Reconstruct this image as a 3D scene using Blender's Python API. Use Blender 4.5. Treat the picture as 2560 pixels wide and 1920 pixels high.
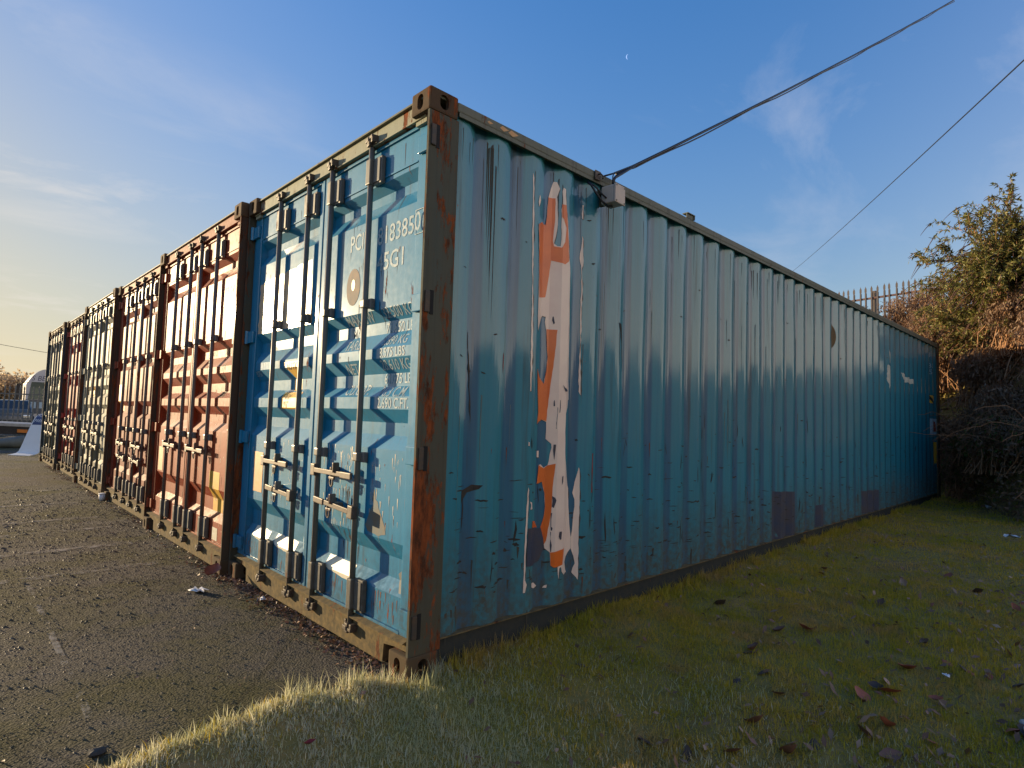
import bpy, bmesh, math, random
import numpy as np
from mathutils import Vector, Matrix

random.seed(7)
RNG = np.random.default_rng(11)
for _o in list(bpy.data.objects):
    bpy.data.objects.remove(_o)
SC = bpy.context.scene
COL = SC.collection

# ------------------------------------------------------------------ camera
CAM = Vector((-1.63972, -2.35261, 1.25093))
cd = bpy.data.cameras.new('camera'); cam = bpy.data.objects.new('camera', cd); COL.objects.link(cam)
cd.sensor_width = 36.0; cd.lens = 1474.1737 / 2560 * 36; cd.clip_start = 0.05; cd.clip_end = 3000
_y, _p, _r = 0.8050791463, 0.0598986777, 0.0313273726
fw = Vector((math.cos(_p) * math.cos(_y), math.cos(_p) * math.sin(_y), math.sin(_p)))
rt = Vector((math.sin(_y), -math.cos(_y), 0)); up = rt.cross(fw)
r2 = rt * math.cos(_r) + up * math.sin(_r); u2 = up * math.cos(_r) - rt * math.sin(_r)
_M = Matrix((r2, u2, -fw)).transposed().to_4x4(); _M.translation = CAM
cam.matrix_world = _M
SC.camera = cam

# ------------------------------------------------------------------ light
SUN = Vector((-0.36, 0.918, 0.150)).normalized()
EL = math.asin(SUN.z); AZ = math.atan2(SUN.x, SUN.y)
sd = bpy.data.lights.new('sun', 'SUN'); sd.energy = 3.6; sd.angle = math.radians(0.53); sd.color = (1.0, 0.76, 0.45)
so = bpy.data.objects.new('sun', sd); COL.objects.link(so)
so.rotation_euler = SUN.to_track_quat('Z', 'Y').to_euler(); so.location = SUN * 60

W = bpy.data.worlds.new('World'); SC.world = W; W.use_nodes = True
nt = W.node_tree; nt.nodes.clear()
def wn(t, **k):
    n = nt.nodes.new(t)
    for a, b in k.items(): setattr(n, a, b)
    return n
sky = wn('ShaderNodeTexSky', sky_type='NISHITA', sun_disc=False, sun_elevation=EL, sun_rotation=AZ % (2 * math.pi),
         air_density=1.15, dust_density=0.8, ozone_density=3.0, altitude=50)
tc = wn('ShaderNodeTexCoord')
sep = wn('ShaderNodeSeparateXYZ'); nt.links.new(tc.outputs['Generated'], sep.inputs[0])
def wm(op, a, b=None, clamp=False):
    n = wn('ShaderNodeMath', operation=op, use_clamp=clamp)
    for i, v in enumerate((a, b)):
        if v is None: continue
        if isinstance(v, (int, float)): n.inputs[i].default_value = v
        else: nt.links.new(v, n.inputs[i])
    return n.outputs[0]
zz = wm('ADD', wm('MAXIMUM', sep.outputs[2], 0.0), 0.12)
cb = wn('ShaderNodeCombineXYZ')
nt.links.new(wm('DIVIDE', sep.outputs[0], zz), cb.inputs[0]); nt.links.new(wm('DIVIDE', sep.outputs[1], zz), cb.inputs[1])
mp = wn('ShaderNodeMapping'); mp.inputs['Rotation'].default_value = (0, 0, math.radians(62)); mp.inputs['Scale'].default_value = (0.95, 1.7, 1); mp.inputs['Location'].default_value = (3.3, 1.2, 0)
nt.links.new(cb.outputs[0], mp.inputs[0])
n1 = wn('ShaderNodeTexNoise'); n1.inputs['Scale'].default_value = 1.15; n1.inputs['Detail'].default_value = 9; n1.inputs['Roughness'].default_value = 0.62; n1.inputs['Distortion'].default_value = 0.5
nt.links.new(mp.outputs[0], n1.inputs[0])
n2 = wn('ShaderNodeTexNoise'); n2.inputs['Scale'].default_value = 0.55; n2.inputs['Detail'].default_value = 2
nt.links.new(mp.outputs[0], n2.inputs[0])
cl = wm('MULTIPLY', wm('MULTIPLY', wm('SUBTRACT', n1.outputs[0], 0.495), 3.6, True), wm('MULTIPLY', wm('SUBTRACT', n2.outputs[0], 0.40), 4.5, True), True)
EXPO = 1.25; STR = 0.15; KD = 1.0 / (STR * 2 ** EXPO)      # KD turns a displayed value into a sky radiance
dirt = wn('ShaderNodeVectorMath', operation='DOT_PRODUCT'); nt.links.new(tc.outputs['Generated'], dirt.inputs[0]); dirt.inputs[1].default_value = tuple(SUN)
sunw = wm('ADD', wm('MULTIPLY', dirt.outputs['Value'], 0.5), 0.5, True)
glow = wm('POWER', sunw, 3.0)
def mixn(f, c1, c2):
    n = wn('ShaderNodeMix', data_type='RGBA')
    for i, v in ((0, f), (6, c1), (7, c2)):
        if isinstance(v, (int, float)): n.inputs[i].default_value = v
        elif isinstance(v, tuple): n.inputs[i].default_value = (*v, 1)
        else: nt.links.new(v, n.inputs[i])
    return n.outputs[2]
# sky brightness compressed, most strongly on its bright side
hsv = wn('ShaderNodeHueSaturation'); hsv.inputs['Hue'].default_value = 0.512; hsv.inputs['Saturation'].default_value = 1.30; nt.links.new(sky.outputs[0], hsv.inputs['Color'])
bw = wn('ShaderNodeRGBToBW'); nt.links.new(hsv.outputs[0], bw.inputs[0])
S_ = 0.55 * KD
k_ = wm('DIVIDE', 1.22, wm('ADD', wm('DIVIDE', bw.outputs[0], S_), 1.0))
vs_ = wn('ShaderNodeVectorMath', operation='SCALE'); nt.links.new(hsv.outputs[0], vs_.inputs[0]); nt.links.new(k_, vs_.inputs['Scale'])
el = wm('MAXIMUM', sep.outputs[2], 0.0)
def kd(*c): return tuple(v * KD for v in c)
veil = mixn(glow, kd(.50, .56, .66), kd(.72, .70, .72))
base = mixn(wm('MULTIPLY', wm('POWER', 2.718, wm('MULTIPLY', el, -3.2)), wm('ADD', wm('MULTIPLY', glow, .60), .06)), vs_.outputs[0], veil)
anti = wm('POWER', wm('SUBTRACT', 1.0, sunw), 2.5)
haze_and_fillc = mixn(glow, mixn(anti, kd(.50, .62, .82), kd(2.3, 1.85, 1.25)), kd(1.02, .84, .50))  # antisolar end made warm and bright, added to lift the shaded side
base = mixn(wm('MULTIPLY', wm('POWER', 2.718, wm('MULTIPLY', el, -5.0)), wm('ADD', wm('ADD', wm('MULTIPLY', glow, .75), wm('MULTIPLY', anti, .85)), .10)), base, haze_and_fillc)
fill_ = wm('MULTIPLY', wm('POWER', wm('SUBTRACT', 1.0, sunw), 5.6), wm('POWER', 2.718, wm('MULTIPLY', el, -1.5)))  # warm fill added to the sky opposite the sun, brightening shaded surfaces
base = mixn(wm('MULTIPLY', fill_, 1.0, True), base, kd(2.5, 1.95, 1.35))
cloudc = mixn(glow, kd(.62, .66, .78), kd(.95, .86, .76))
allc = mixn(wm('MULTIPLY', cl, wm('ADD', wm('MULTIPLY', glow, .55), .38)), base, cloudc)
bg = wn('ShaderNodeBackground'); bg.inputs[1].default_value = STR
nt.links.new(allc, bg.inputs[0])
wo = wn('ShaderNodeOutputWorld'); nt.links.new(bg.outputs[0], wo.inputs[0])

SC.view_settings.view_transform = 'Standard'; SC.view_settings.look = 'None'
SC.view_settings.exposure = EXPO; SC.view_settings.gamma = 1.0
SC.view_settings.use_curve_mapping = False
SC.render.engine = 'CYCLES'
SC.cycles.max_bounces = 6; SC.cycles.diffuse_bounces = 3; SC.cycles.glossy_bounces = 3
SC.cycles.sample_clamp_indirect = 6.0
SC.cycles.use_denoising = True

# ------------------------------------------------------------------ object helpers
def link(name, me, parent=None, mat=None, loc=None, **props):
    o = bpy.data.objects.new(name, me); COL.objects.link(o)
    if mat is not None and me is not None and len(me.materials) == 0: me.materials.append(mat)
    if parent is not None: o.parent = parent
    if loc is not None: o.location = loc
    for k, v in props.items(): o[k] = v
    return o
def thing(name, label, cat, loc=(0, 0, 0), rz=0.0, group=None):
    o = bpy.data.objects.new(name, None); COL.objects.link(o); o.empty_display_size = 0.2
    o.location = loc; o.rotation_euler = (0, 0, rz); o['label'] = label; o['category'] = cat
    if group: o['group'] = group
    return o
def tag(o, label, cat, group=None):
    o['label'] = label; o['category'] = cat
    if group: o['group'] = group
    return o
def tomesh(bm, name='mesh', smooth=False, recalc=True):
    if recalc: bmesh.ops.recalc_face_normals(bm, faces=bm.faces[:])
    me = bpy.data.meshes.new(name); bm.to_mesh(me); bm.free()
    if smooth:
        for p in me.polygons: p.use_smooth = True
    return me
def box(bm, x0, x1, y0, y1, z0, z1, bev=0.0, M=None):
    r = bmesh.ops.create_cube(bm, size=1.0)
    vs = r['verts']
    for v in vs:
        v.co = Vector((x0 + (v.co.x + .5) * (x1 - x0), y0 + (v.co.y + .5) * (y1 - y0), z0 + (v.co.z + .5) * (z1 - z0)))
    if bev > 0:
        es = list({e for v in vs for e in v.link_edges})
        rr = bmesh.ops.bevel(bm, geom=es, offset=bev, segments=2, affect='EDGES', profile=0.6)
        vs = list({v for f in rr['faces'] for v in f.verts} | set(v for v in vs if v.is_valid))
    if M is not None:
        for v in vs: v.co = M @ v.co
    return vs
def prism(bm, pts, a0, a1, axis=2, M=None):
    """extrude a 2D polygon along an axis"""
    def P(p, a):
        if axis == 2: return Vector((p[0], p[1], a))
        if axis == 1: return Vector((p[0], a, p[1]))
        return Vector((a, p[0], p[1]))
    A = [bm.verts.new(P(p, a0)) for p in pts]; B = [bm.verts.new(P(p, a1)) for p in pts]
    n = len(pts)
    bm.faces.new(A); bm.faces.new(B[::-1])
    for i in range(n):
        bm.faces.new((A[i], B[i], B[(i + 1) % n], A[(i + 1) % n]))
    if M is not None:
        for v in A + B: v.co = M @ v.co
def tube(bm, pts, rad, seg=10, caps=True):
    pts = [Vector(p) for p in pts]
    rings = []; n = len(pts); prev = None
    for i, p in enumerate(pts):
        d = (pts[min(i + 1, n - 1)] - pts[max(i - 1, 0)]).normalized()
        ref = Vector((0, 0, 1)) if abs(d.z) < 0.93 else Vector((1, 0, 0))
        a = d.cross(ref).normalized() if prev is None else (prev - d * prev.dot(d)).normalized()
        prev = a; b = d.cross(a)
        r = rad(i / max(1, n - 1)) if callable(rad) else rad
        rings.append([bm.verts.new(p + (a * math.cos(t) + b * math.sin(t)) * r) for t in [2 * math.pi * k / seg for k in range(seg)]])
    for i in range(n - 1):
        for k in range(seg):
            bm.faces.new((rings[i][k], rings[i][(k + 1) % seg], rings[i + 1][(k + 1) % seg], rings[i + 1][k]))
    if caps:
        bm.faces.new(rings[0]); bm.faces.new(rings[-1][::-1])
def npmesh(name, V, F, mats=None, idx=None):
    """V (n,3), F (m,k) arrays"""
    me = bpy.data.meshes.new(name); V = np.asarray(V, np.float32); F = np.asarray(F, np.int32)
    m, k = F.shape
    me.vertices.add(len(V)); me.vertices.foreach_set('co', V.ravel())
    me.loops.add(m * k); me.loops.foreach_set('vertex_index', F.ravel())
    me.polygons.add(m); me.polygons.foreach_set('loop_start', np.arange(m, dtype=np.int32) * k)
    me.polygons.foreach_set('loop_total', np.full(m, k, np.int32))
    if idx is not None: me.polygons.foreach_set('material_index', np.asarray(idx, np.int32))
    for mt in (mats or []): me.materials.append(mt)
    me.update(calc_edges=True)
    return me

# ------------------------------------------------------------------ material helpers
class NT:
    def __init__(s, name):
        s.m = bpy.data.materials.new(name); s.m.use_nodes = True; s.t = s.m.node_tree; s.t.nodes.clear()
        s.out = s.t.nodes.new('ShaderNodeOutputMaterial'); s.b = s.t.nodes.new('ShaderNodeBsdfPrincipled')
        s.t.links.new(s.b.outputs[0], s.out.inputs[0]); s._c = None
    def put(s, sock, v):
        if hasattr(v, 'is_linked') or hasattr(v, 'links'): s.t.links.new(v, sock)
        elif isinstance(v, (tuple, list)) and sock.type == 'RGBA' and len(v) == 3: sock.default_value = (*v, 1)
        else: sock.default_value = v
    def n(s, ty, ins=None, **k):
        nd = s.t.nodes.new(ty)
        for a, b in k.items(): setattr(nd, a, b)
        for a, b in (ins or {}).items(): s.put(nd.inputs[a], b)
        return nd
    def co(s, scale=(1, 1, 1), loc=(0, 0, 0), rot=(0, 0, 0)):
        if s._c is None: s._c = s.n('ShaderNodeTexCoord')
        return s.n('ShaderNodeMapping', {'Vector': s._c.outputs['Object'], 'Scale': scale, 'Location': loc, 'Rotation': rot}).outputs[0]
    def noise(s, vec, sc, det=4, ro=0.55, dist=0.0):
        return s.n('ShaderNodeTexNoise', {'Vector': vec, 'Scale': sc, 'Detail': det, 'Roughness': ro, 'Distortion': dist}).outputs[0]
    def ma(s, op, a, b=0.0, clamp=False):
        nd = s.n('ShaderNodeMath', {0: a, 1: b}, operation=op, use_clamp=clamp); return nd.outputs[0]
    def rng(s, v, a, b, c=0.0, d=1.0):
        return s.n('ShaderNodeMapRange', {'Value': v, 'From Min': a, 'From Max': b, 'To Min': c, 'To Max': d}).outputs[0]
    def mix(s, f, a, b, blend='MIX'):
        nd = s.n('ShaderNodeMix', data_type='RGBA', blend_type=blend); s.put(nd.inputs[0], f); s.put(nd.inputs[6], a); s.put(nd.inputs[7], b); return nd.outputs[2]
    def z(s):
        if s._c is None: s._c = s.n('ShaderNodeTexCoord')
        return s.n('ShaderNodeSeparateXYZ', {0: s._c.outputs['Object']}).outputs[2]
    def bump(s, h, st, dist=0.01):
        nd = s.n('ShaderNodeBump', {'Height': h, 'Strength': st, 'Distance': dist}); s.t.links.new(nd.outputs[0], s.b.inputs['Normal'])
    def set(s, **k):
        al = {'color': 'Base Color', 'rough': 'Roughness', 'metal': 'Metallic', 'spec': 'Specular IOR Level', 'coat': 'Coat Weight', 'coatr': 'Coat Roughness', 'emit': 'Emission Color', 'emits': 'Emission Strength', 'alpha': 'Alpha', 'trans': 'Transmission Weight', 'sub': 'Subsurface Weight'}
        for a, v in k.items(): s.put(s.b.inputs[al[a]], v)
        return s.m

RUST_A = (0.070, 0.026, 0.011); RUST_B = (0.26, 0.066, 0.017)
def paint(name, base, fade, seed=0.0, rust=0.5, streak=0.5, coat=0.5, rough=0.33, grime=0.6, coatr=0.12, chips=0.5, wav=0.0, fadeamt=0.7, spec=0.3, coati=1.5, ribs=None):
    s = NT(name); L = (seed * 3.7, seed * 5.1, seed * 1.3)
    big = s.noise(s.co((1, 1, 1), L), 0.9, 5, 0.6)
    stk = s.noise(s.co((14, 14, 0.55), L), 1.0, 5, 0.6)
    stk2 = s.noise(s.co((38, 38, 0.9), L), 1.0, 4, 0.6)
    fine = s.noise(s.co((1, 1, 1), L), 26, 6, 0.65)
    f1 = s.ma('MULTIPLY', s.rng(big, 0.38, 0.68), s.rng(stk, 0.30, 0.66))
    if ribs:    # ribs painted paler, hollows darker: reflection and shade contrast put into the colour
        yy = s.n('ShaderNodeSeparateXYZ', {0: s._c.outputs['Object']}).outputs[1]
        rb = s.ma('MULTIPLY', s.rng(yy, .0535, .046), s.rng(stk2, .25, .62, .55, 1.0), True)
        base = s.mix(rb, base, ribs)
    col = s.mix(s.ma('MULTIPLY', f1, fadeamt), base, fade)
    col = s.mix(s.ma('MULTIPLY', s.rng(stk2, 0.52, 0.72), 0.30 * streak), col, (0.02, 0.022, 0.02))
    dk = s.ma('MULTIPLY', s.rng(s.noise(s.co((9, 9, 0.35), (L[0] + 9, L[1], 0)), 1.0, 5, 0.7), 0.58, 0.70), streak * 0.8)
    col = s.mix(dk, col, (0.035, 0.030, 0.022))
    # grime creeping up from the ground
    z = s.z()
    g = s.ma('MULTIPLY', s.rng(s.ma('ADD', z, s.ma('MULTIPLY', s.ma('SUBTRACT', stk, 0.5), 0.8)), 0.72, 0.16), s.rng(fine, 0.25, 0.6))
    g = s.ma('MULTIPLY', g, grime, True)
    col = s.mix(g, col, (0.085, 0.070, 0.040))
    # rust
    rn = s.noise(s.co((3.0, 3.0, 0.75), L), 2.6, 10, 0.78)
    rm = s.rng(s.ma('ADD', rn, s.ma('MULTIPLY', s.ma('SUBTRACT', stk, 0.5), 0.25)), 0.76 - 0.26 * rust, 0.80 - 0.26 * rust)
    chip = s.rng(s.noise(s.co((1, 1, 0.6), (L[0], 3 + L[1], 0)), 17, 6, 0.7), 0.73 - 0.06 * chips, 0.75 - 0.06 * chips)
    rm = s.ma('MAXIMUM', rm, s.ma('MULTIPLY', chip, 0.9))
    rc = s.mix(s.rng(s.noise(s.co((1.6, 1.6, .5), L), 14, 8, 0.75), 0.40, 0.60), RUST_A, RUST_B)
    col = s.mix(rm, col, rc)
    r = s.ma('ADD', s.ma('MULTIPLY', fine, 0.22), rough + 0.05)
    r = s.ma('ADD', r, s.ma('MULTIPLY', s.ma('MAXIMUM', rm, g), 0.45), True)
    clean = s.ma('SUBTRACT', 1.0, s.ma('MAXIMUM', rm, s.ma('MAXIMUM', g, s.ma('MULTIPLY', dk, .8))), True)
    ct = s.ma('MULTIPLY', clean, coat)
    hgt = s.ma('ADD', s.ma('MULTIPLY', fine, 0.25), s.ma('MULTIPLY', rm, 0.6))
    if wav: hgt = s.ma('ADD', hgt, s.ma('MULTIPLY', s.noise(s.co((1, 1, 0.5), L), 3.0, 3, 0.5), wav))
    s.bump(hgt, 0.35, 0.004)
    s.b.inputs['Coat IOR'].default_value = coati
    return s.set(color=col, rough=r, coat=ct, coatr=coatr, spec=spec)
def plain(name, col, rough=0.6, metal=0.0, var=0.3, sc=8, col2=None, bump=0.2, coat=0.0, spec=0.5):
    s = NT(name); n = s.noise(s.co(), sc, 6, 0.65)
    c2 = col2 or tuple(c * (1 - var) for c in col)
    s.bump(n, bump, 0.004)
    return s.set(color=s.mix(s.rng(n, 0.35, 0.65), col, c2), rough=rough, metal=metal, coat=coat, spec=spec)

# ------------------------------------------------------------------ materials
BLUE = (0.005, 0.205, 0.390); BLUEF = (0.04, 0.22, 0.36)
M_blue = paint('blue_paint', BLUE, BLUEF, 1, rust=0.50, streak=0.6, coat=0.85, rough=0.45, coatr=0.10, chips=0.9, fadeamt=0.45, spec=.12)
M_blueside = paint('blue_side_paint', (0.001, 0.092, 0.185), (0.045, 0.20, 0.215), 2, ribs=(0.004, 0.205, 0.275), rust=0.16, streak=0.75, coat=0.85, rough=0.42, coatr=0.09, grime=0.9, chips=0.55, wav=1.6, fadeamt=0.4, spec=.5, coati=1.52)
M_post = paint('rusted_post_paint', (0.085, 0.080, 0.055), (0.055, 0.085, 0.080), 3, rust=0.98, streak=0.9, coat=0.05, rough=0.7, grime=0.9)
M_cast = paint('rusted_casting', (0.085, 0.052, 0.030), (0.12, 0.085, 0.04), 4, rust=0.8, streak=0.5, coat=0.0, rough=0.75, grime=0.5)
M_sill = paint('muddy_sill_paint', (0.22, 0.15, 0.06), (0.30, 0.22, 0.10), 5, rust=0.75, streak=0.5, coat=0.0, rough=0.75, grime=0.9)
M_head = paint('pale_header_paint', (0.30, 0.32, 0.24), (0.32, 0.28, 0.18), 6, rust=0.72, streak=0.5, coat=0.1, rough=0.6)
M_rail = paint('green_grey_rail_paint', (0.14, 0.15, 0.115), (0.18, 0.17, 0.125), 7, rust=0.6, streak=0.9, coat=0.12, rough=0.55, grime=0.9)
M_brail = paint('dirty_lower_rail_paint', (0.022, 0.032, 0.036), (0.040, 0.040, 0.034), 8, rust=0.25, streak=0.9, coat=0.0, rough=0.8, grime=0.35)
M_rod = paint('galvanised_rod', (0.13, 0.125, 0.115), (0.19, 0.175, 0.15), 9, rust=0.62, streak=0.3, coat=0.25, rough=0.45, coatr=0.3)
M_cam = plain('dark_cast_steel', (0.045, 0.04, 0.035), 0.62, 0.0, 0.5, 30, col2=(0.09, 0.055, 0.03))
M_handle = plain('pale_zinc_handle', (0.12, 0.10, 0.085), 0.55, 0.2, 0.3, 30, col2=(0.09, 0.06, 0.04))
M_gasket = plain('black_gasket_rubber', (0.016, 0.014, 0.012), 0.6, 0, 0.3, 20, col2=(0.05, 0.035, 0.025))
M_black = plain('black_void_steel', (0.006, 0.006, 0.006), 0.8)
M_letter = plain('worn_white_letter_film', (0.50, 0.55, 0.56), 0.6, 0, 0.35, 75, col2=(0.12, 0.29, 0.38), spec=.2)
M_white = plain('white_vinyl', (0.88, 0.70, 0.56), 0.38, 0, 0.12, 6, col2=(0.82, 0.62, 0.50), coat=0.2)
M_orange = plain('orange_vinyl', (0.80, 0.17, 0.022), 0.38, 0, 0.15, 5, col2=(0.66, 0.12, 0.018), coat=0.2)
M_yellow = plain('yellow_label_film', (0.72, 0.42, 0.03), 0.45, 0, 0.25, 14, col2=(0.62, 0.33, 0.05))
M_oranged = plain('faded_orange_label', (0.66, 0.30, 0.08), 0.5, 0, 0.25, 20, col2=(0.50, 0.33, 0.16))
M_scr = plain('bare_scrape_mark', (0.022, 0.024, 0.022), 0.85, 0, 0.4, 30, col2=(0.05, 0.035, 0.022))
M_bluedk = plain('dark_repaired_patch', (0.030, 0.045, 0.085), 0.6, 0, 0.3, 9, col2=(0.060, 0.050, 0.055))

# ------------------------------------------------------------------ shapes shared by every container
HT = 2.896
CAST = {}
def casting_mesh():
    """one hollow corner casting, 0.178 x 0.162 x 0.118, with oval holes"""
    if 'm' in CAST: return CAST['m']
    lx, ly, lz = .178, .162, .118
    bm = bmesh.new(); box(bm, 0, lx, 0, ly, 0, lz, bev=0.010)
    o = link('tmp_cast', tomesh(bm))
    cut = []
    bm = bmesh.new(); box(bm, .026, lx - .012, .026, ly - .012, .024, lz - .024); cut.append(link('tmp', tomesh(bm)))
    def oval(cu, cv, ru, rv):
        return [(cu + ru * math.cos(t) * 1.0, cv + (rv - ru) * (1 if math.sin(t) > 0 else -1) * (abs(math.sin(t)) > 1e-6) + ru * math.sin(t)) for t in [2 * math.pi * (k + .5) / 20 for k in range(20)]]
    bm = bmesh.new(); prism(bm, oval(.085, lz / 2, .0255, .040), -.05, .08, axis=0); cut.append(link('tmp', tomesh(bm)))
    bm = bmesh.new(); prism(bm, oval(.089, lz / 2, .028, .038), -.05, ly + .05, axis=1); cut.append(link('tmp', tomesh(bm)))
    bm = bmesh.new(); prism(bm, [(a, b) for b, a in oval(.085, .089, .030, .055)], -.05, lz + .05, axis=2); cut.append(link('tmp', tomesh(bm)))
    for c in cut:
        md = o.modifiers.new('b', 'BOOLEAN'); md.object = c; md.operation = 'DIFFERENCE'; md.solver = 'EXACT'
    dg = bpy.context.evaluated_depsgraph_get()
    me = bpy.data.meshes.new_from_object(o.evaluated_get(dg))
    for x in cut + [o]: bpy.data.objects.remove(x)
    me.materials.clear(); CAST['m'] = me
    return me
def casting(x, y, z, sx, sy, mat, parent, **pr):
    me = casting_mesh().copy()
    for v in me.vertices: v.co = (x + (v.co.x if sx > 0 else -v.co.x), y + (v.co.y if sy > 0 else -v.co.y), z + v.co.z)
    if sx * sy < 0: me.flip_normals()
    return link('corner_casting', me, parent, mat, **pr)

P0, R0 = .060, .102
PROF = [(2.745, P0), (2.548, P0), (2.500, R0), (2.448, R0), (2.362, P0), (1.834, P0), (1.769, R0), (1.702, R0), (1.616, P0), (1.561, P0), (1.479, R0), (1.408, R0),
        (1.351, P0), (1.284, P0), (1.213, R0), (1.145, R0), (1.072, P0), (.604, P0), (.517, R0), (.412, R0), (.345, P0), (.187, P0)]
def doorx(z, prof=PROF):
    if z >= prof[0][0]: return prof[0][1]
    for (a, xa), (b, xb) in zip(prof, prof[1:]):
        if z >= b: return xb + (xa - xb) * (z - b) / (a - b)
    return prof[-1][1]
PER, PH = .278, .478
def wally(x):
    t = (x - PH) % PER
    if t < .072: d = 0
    elif t < .140: d = (t - .072) / .068
    elif t < .210: d = 1
    else: d = 1 - (t - .210) / .068
    return .020 + .036 * d
def wall_breaks(a, b):
    k = math.floor((a - PH) / PER) - 1; out = []
    while PH + k * PER < b:
        for t in (0, .072, .140, .210):
            x = PH + k * PER + t
            if a < x < b: out.append(x)
        k += 1
    return out
def bisect(bm, axis, vals):
    for v in vals:
        no = (1, 0, 0) if axis == 0 else (0, 1, 0)
        bmesh.ops.bisect_plane(bm, geom=bm.verts[:] + bm.edges[:] + bm.faces[:], plane_co=(v, v, 0), plane_no=no, dist=1e-5)
def poly2d(bm, pts):
    vs = [bm.verts.new((p[0], p[1], 0)) for p in pts]
    es = [bm.edges.new((vs[i], vs[(i + 1) % len(vs)])) for i in range(len(vs))]
    bmesh.ops.triangle_fill(bm, use_beauty=True, use_dissolve=False, edges=es)
def rag(pts, amp, step=.03):
    """make a traced outline ragged, as torn film is"""
    out = []
    n = len(pts)
    for i in range(n):
        a, b = Vector(pts[i]), Vector(pts[(i + 1) % n]); k = max(1, int((b - a).length / step))
        for j in range(k):
            p = a.lerp(b, j / k)
            if j: p += Vector((random.uniform(-amp, amp), random.uniform(-amp, amp) * .6))
            out.append((p.x, p.y))
    return out
def face_towards(bm, d):
    bm.normal_update(); bad = [f for f in bm.faces if f.normal.dot(d) < 0]
    if bad: bmesh.ops.reverse_faces(bm, faces=bad)
def on_wall(name, polys, off, mat, parent, ragged=0.0, **pr):
    if len(polys) > 1 and 'kind' not in pr:
        for q in polys: on_wall(name, [q], off, mat, parent, ragged, **pr)
        return
    bm = bmesh.new()
    for q in polys:
        try: poly2d(bm, rag(q, ragged) if ragged else q)
        except Exception: pass
    if not bm.verts: bm.free(); return None
    bisect(bm, 0, wall_breaks(min(v.co.x for v in bm.verts), max(v.co.x for v in bm.verts)))
    for v in bm.verts: x, z = v.co.x, v.co.y; v.co = Vector((x, wally(x) - off + dent(x, z), z))
    face_towards(bm, Vector((0, -1, 0)))
    return link(name, tomesh(bm, recalc=False), parent, mat, **pr)
def on_door(name, polys, off, mat, parent, prof=PROF, ragged=0.0, base=0.0, **pr):
    """polys in (y, z) on the corrugated door"""
    if len(polys) > 1 and 'kind' not in pr:
        for q in polys: on_door(name, [q], off, mat, parent, prof, ragged, base, **pr)
        return
    bm = bmesh.new()
    for q in polys:
        try: poly2d(bm, rag(q, ragged) if ragged else q)
        except Exception: pass
    bisect(bm, 1, [b[0] for b in prof])
    for v in bm.verts: y, z = v.co.x, v.co.y; v.co = Vector((base + doorx(z, prof) - off, y, z))
    face_towards(bm, Vector((-1, 0, 0)))
    return link(name, tomesh(bm, recalc=False), parent, mat, **pr)
def glyphs(txt, h, sx=1.0, shear=0.0, bold=0.0):
    """2D faces of a text, cap height h, origin at the lower left"""
    cu = bpy.data.curves.new('t', 'FONT'); cu.body = txt; cu.size = h / .70; cu.offset = bold; cu.resolution_u = 3; cu.fill_mode = 'FRONT' if hasattr(cu, 'fill_mode') else cu.fill_mode
    o = bpy.data.objects.new('t', cu); COL.objects.link(o)
    dg = bpy.context.evaluated_depsgraph_get(); me = bpy.data.meshes.new_from_object(o.evaluated_get(dg))
    V = [(v.co.x * sx + v.co.y * shear, v.co.y) for v in me.vertices]; F = [tuple(p.vertices) for p in me.polygons]
    bpy.data.objects.remove(o); bpy.data.curves.remove(cu); bpy.data.meshes.remove(me)
    return V, F
def text_door(items, off, mat, parent, prof=PROF, name='lettering', base=0.0, **pr):
    if len(items) > 1:
        for it in items: text_door([it], off, mat, parent, prof, name, base, **pr)
        return
    bm = bmesh.new()
    for (txt, y, z, h, sx) in items:
        V, F = glyphs(txt, h, sx, bold=.001 * h / .098)
        vs = [bm.verts.new((y - a, z + b, 0)) for a, b in V]
        for f in F:
            try: bm.faces.new([vs[i] for i in f])
            except ValueError: pass
    bisect(bm, 1, [b[0] for b in prof])
    for v in bm.verts: y, z = v.co.x, v.co.y; v.co = Vector((base + doorx(z, prof) - off, y, z))
    face_towards(bm, Vector((-1, 0, 0)))
    return link(name, tomesh(bm, recalc=False), parent, mat, **pr)
def dent(x, z):
    if z < .2 or z > 2.8: return 0
    return .0035 * math.sin(x * 1.9 + 1.3 * math.sin(z * 2.1)) * math.sin(z * 2.3 + .7 * math.sin(x * 3.1)) + .002 * math.sin(x * 7.7 + z * 3.3)

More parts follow.
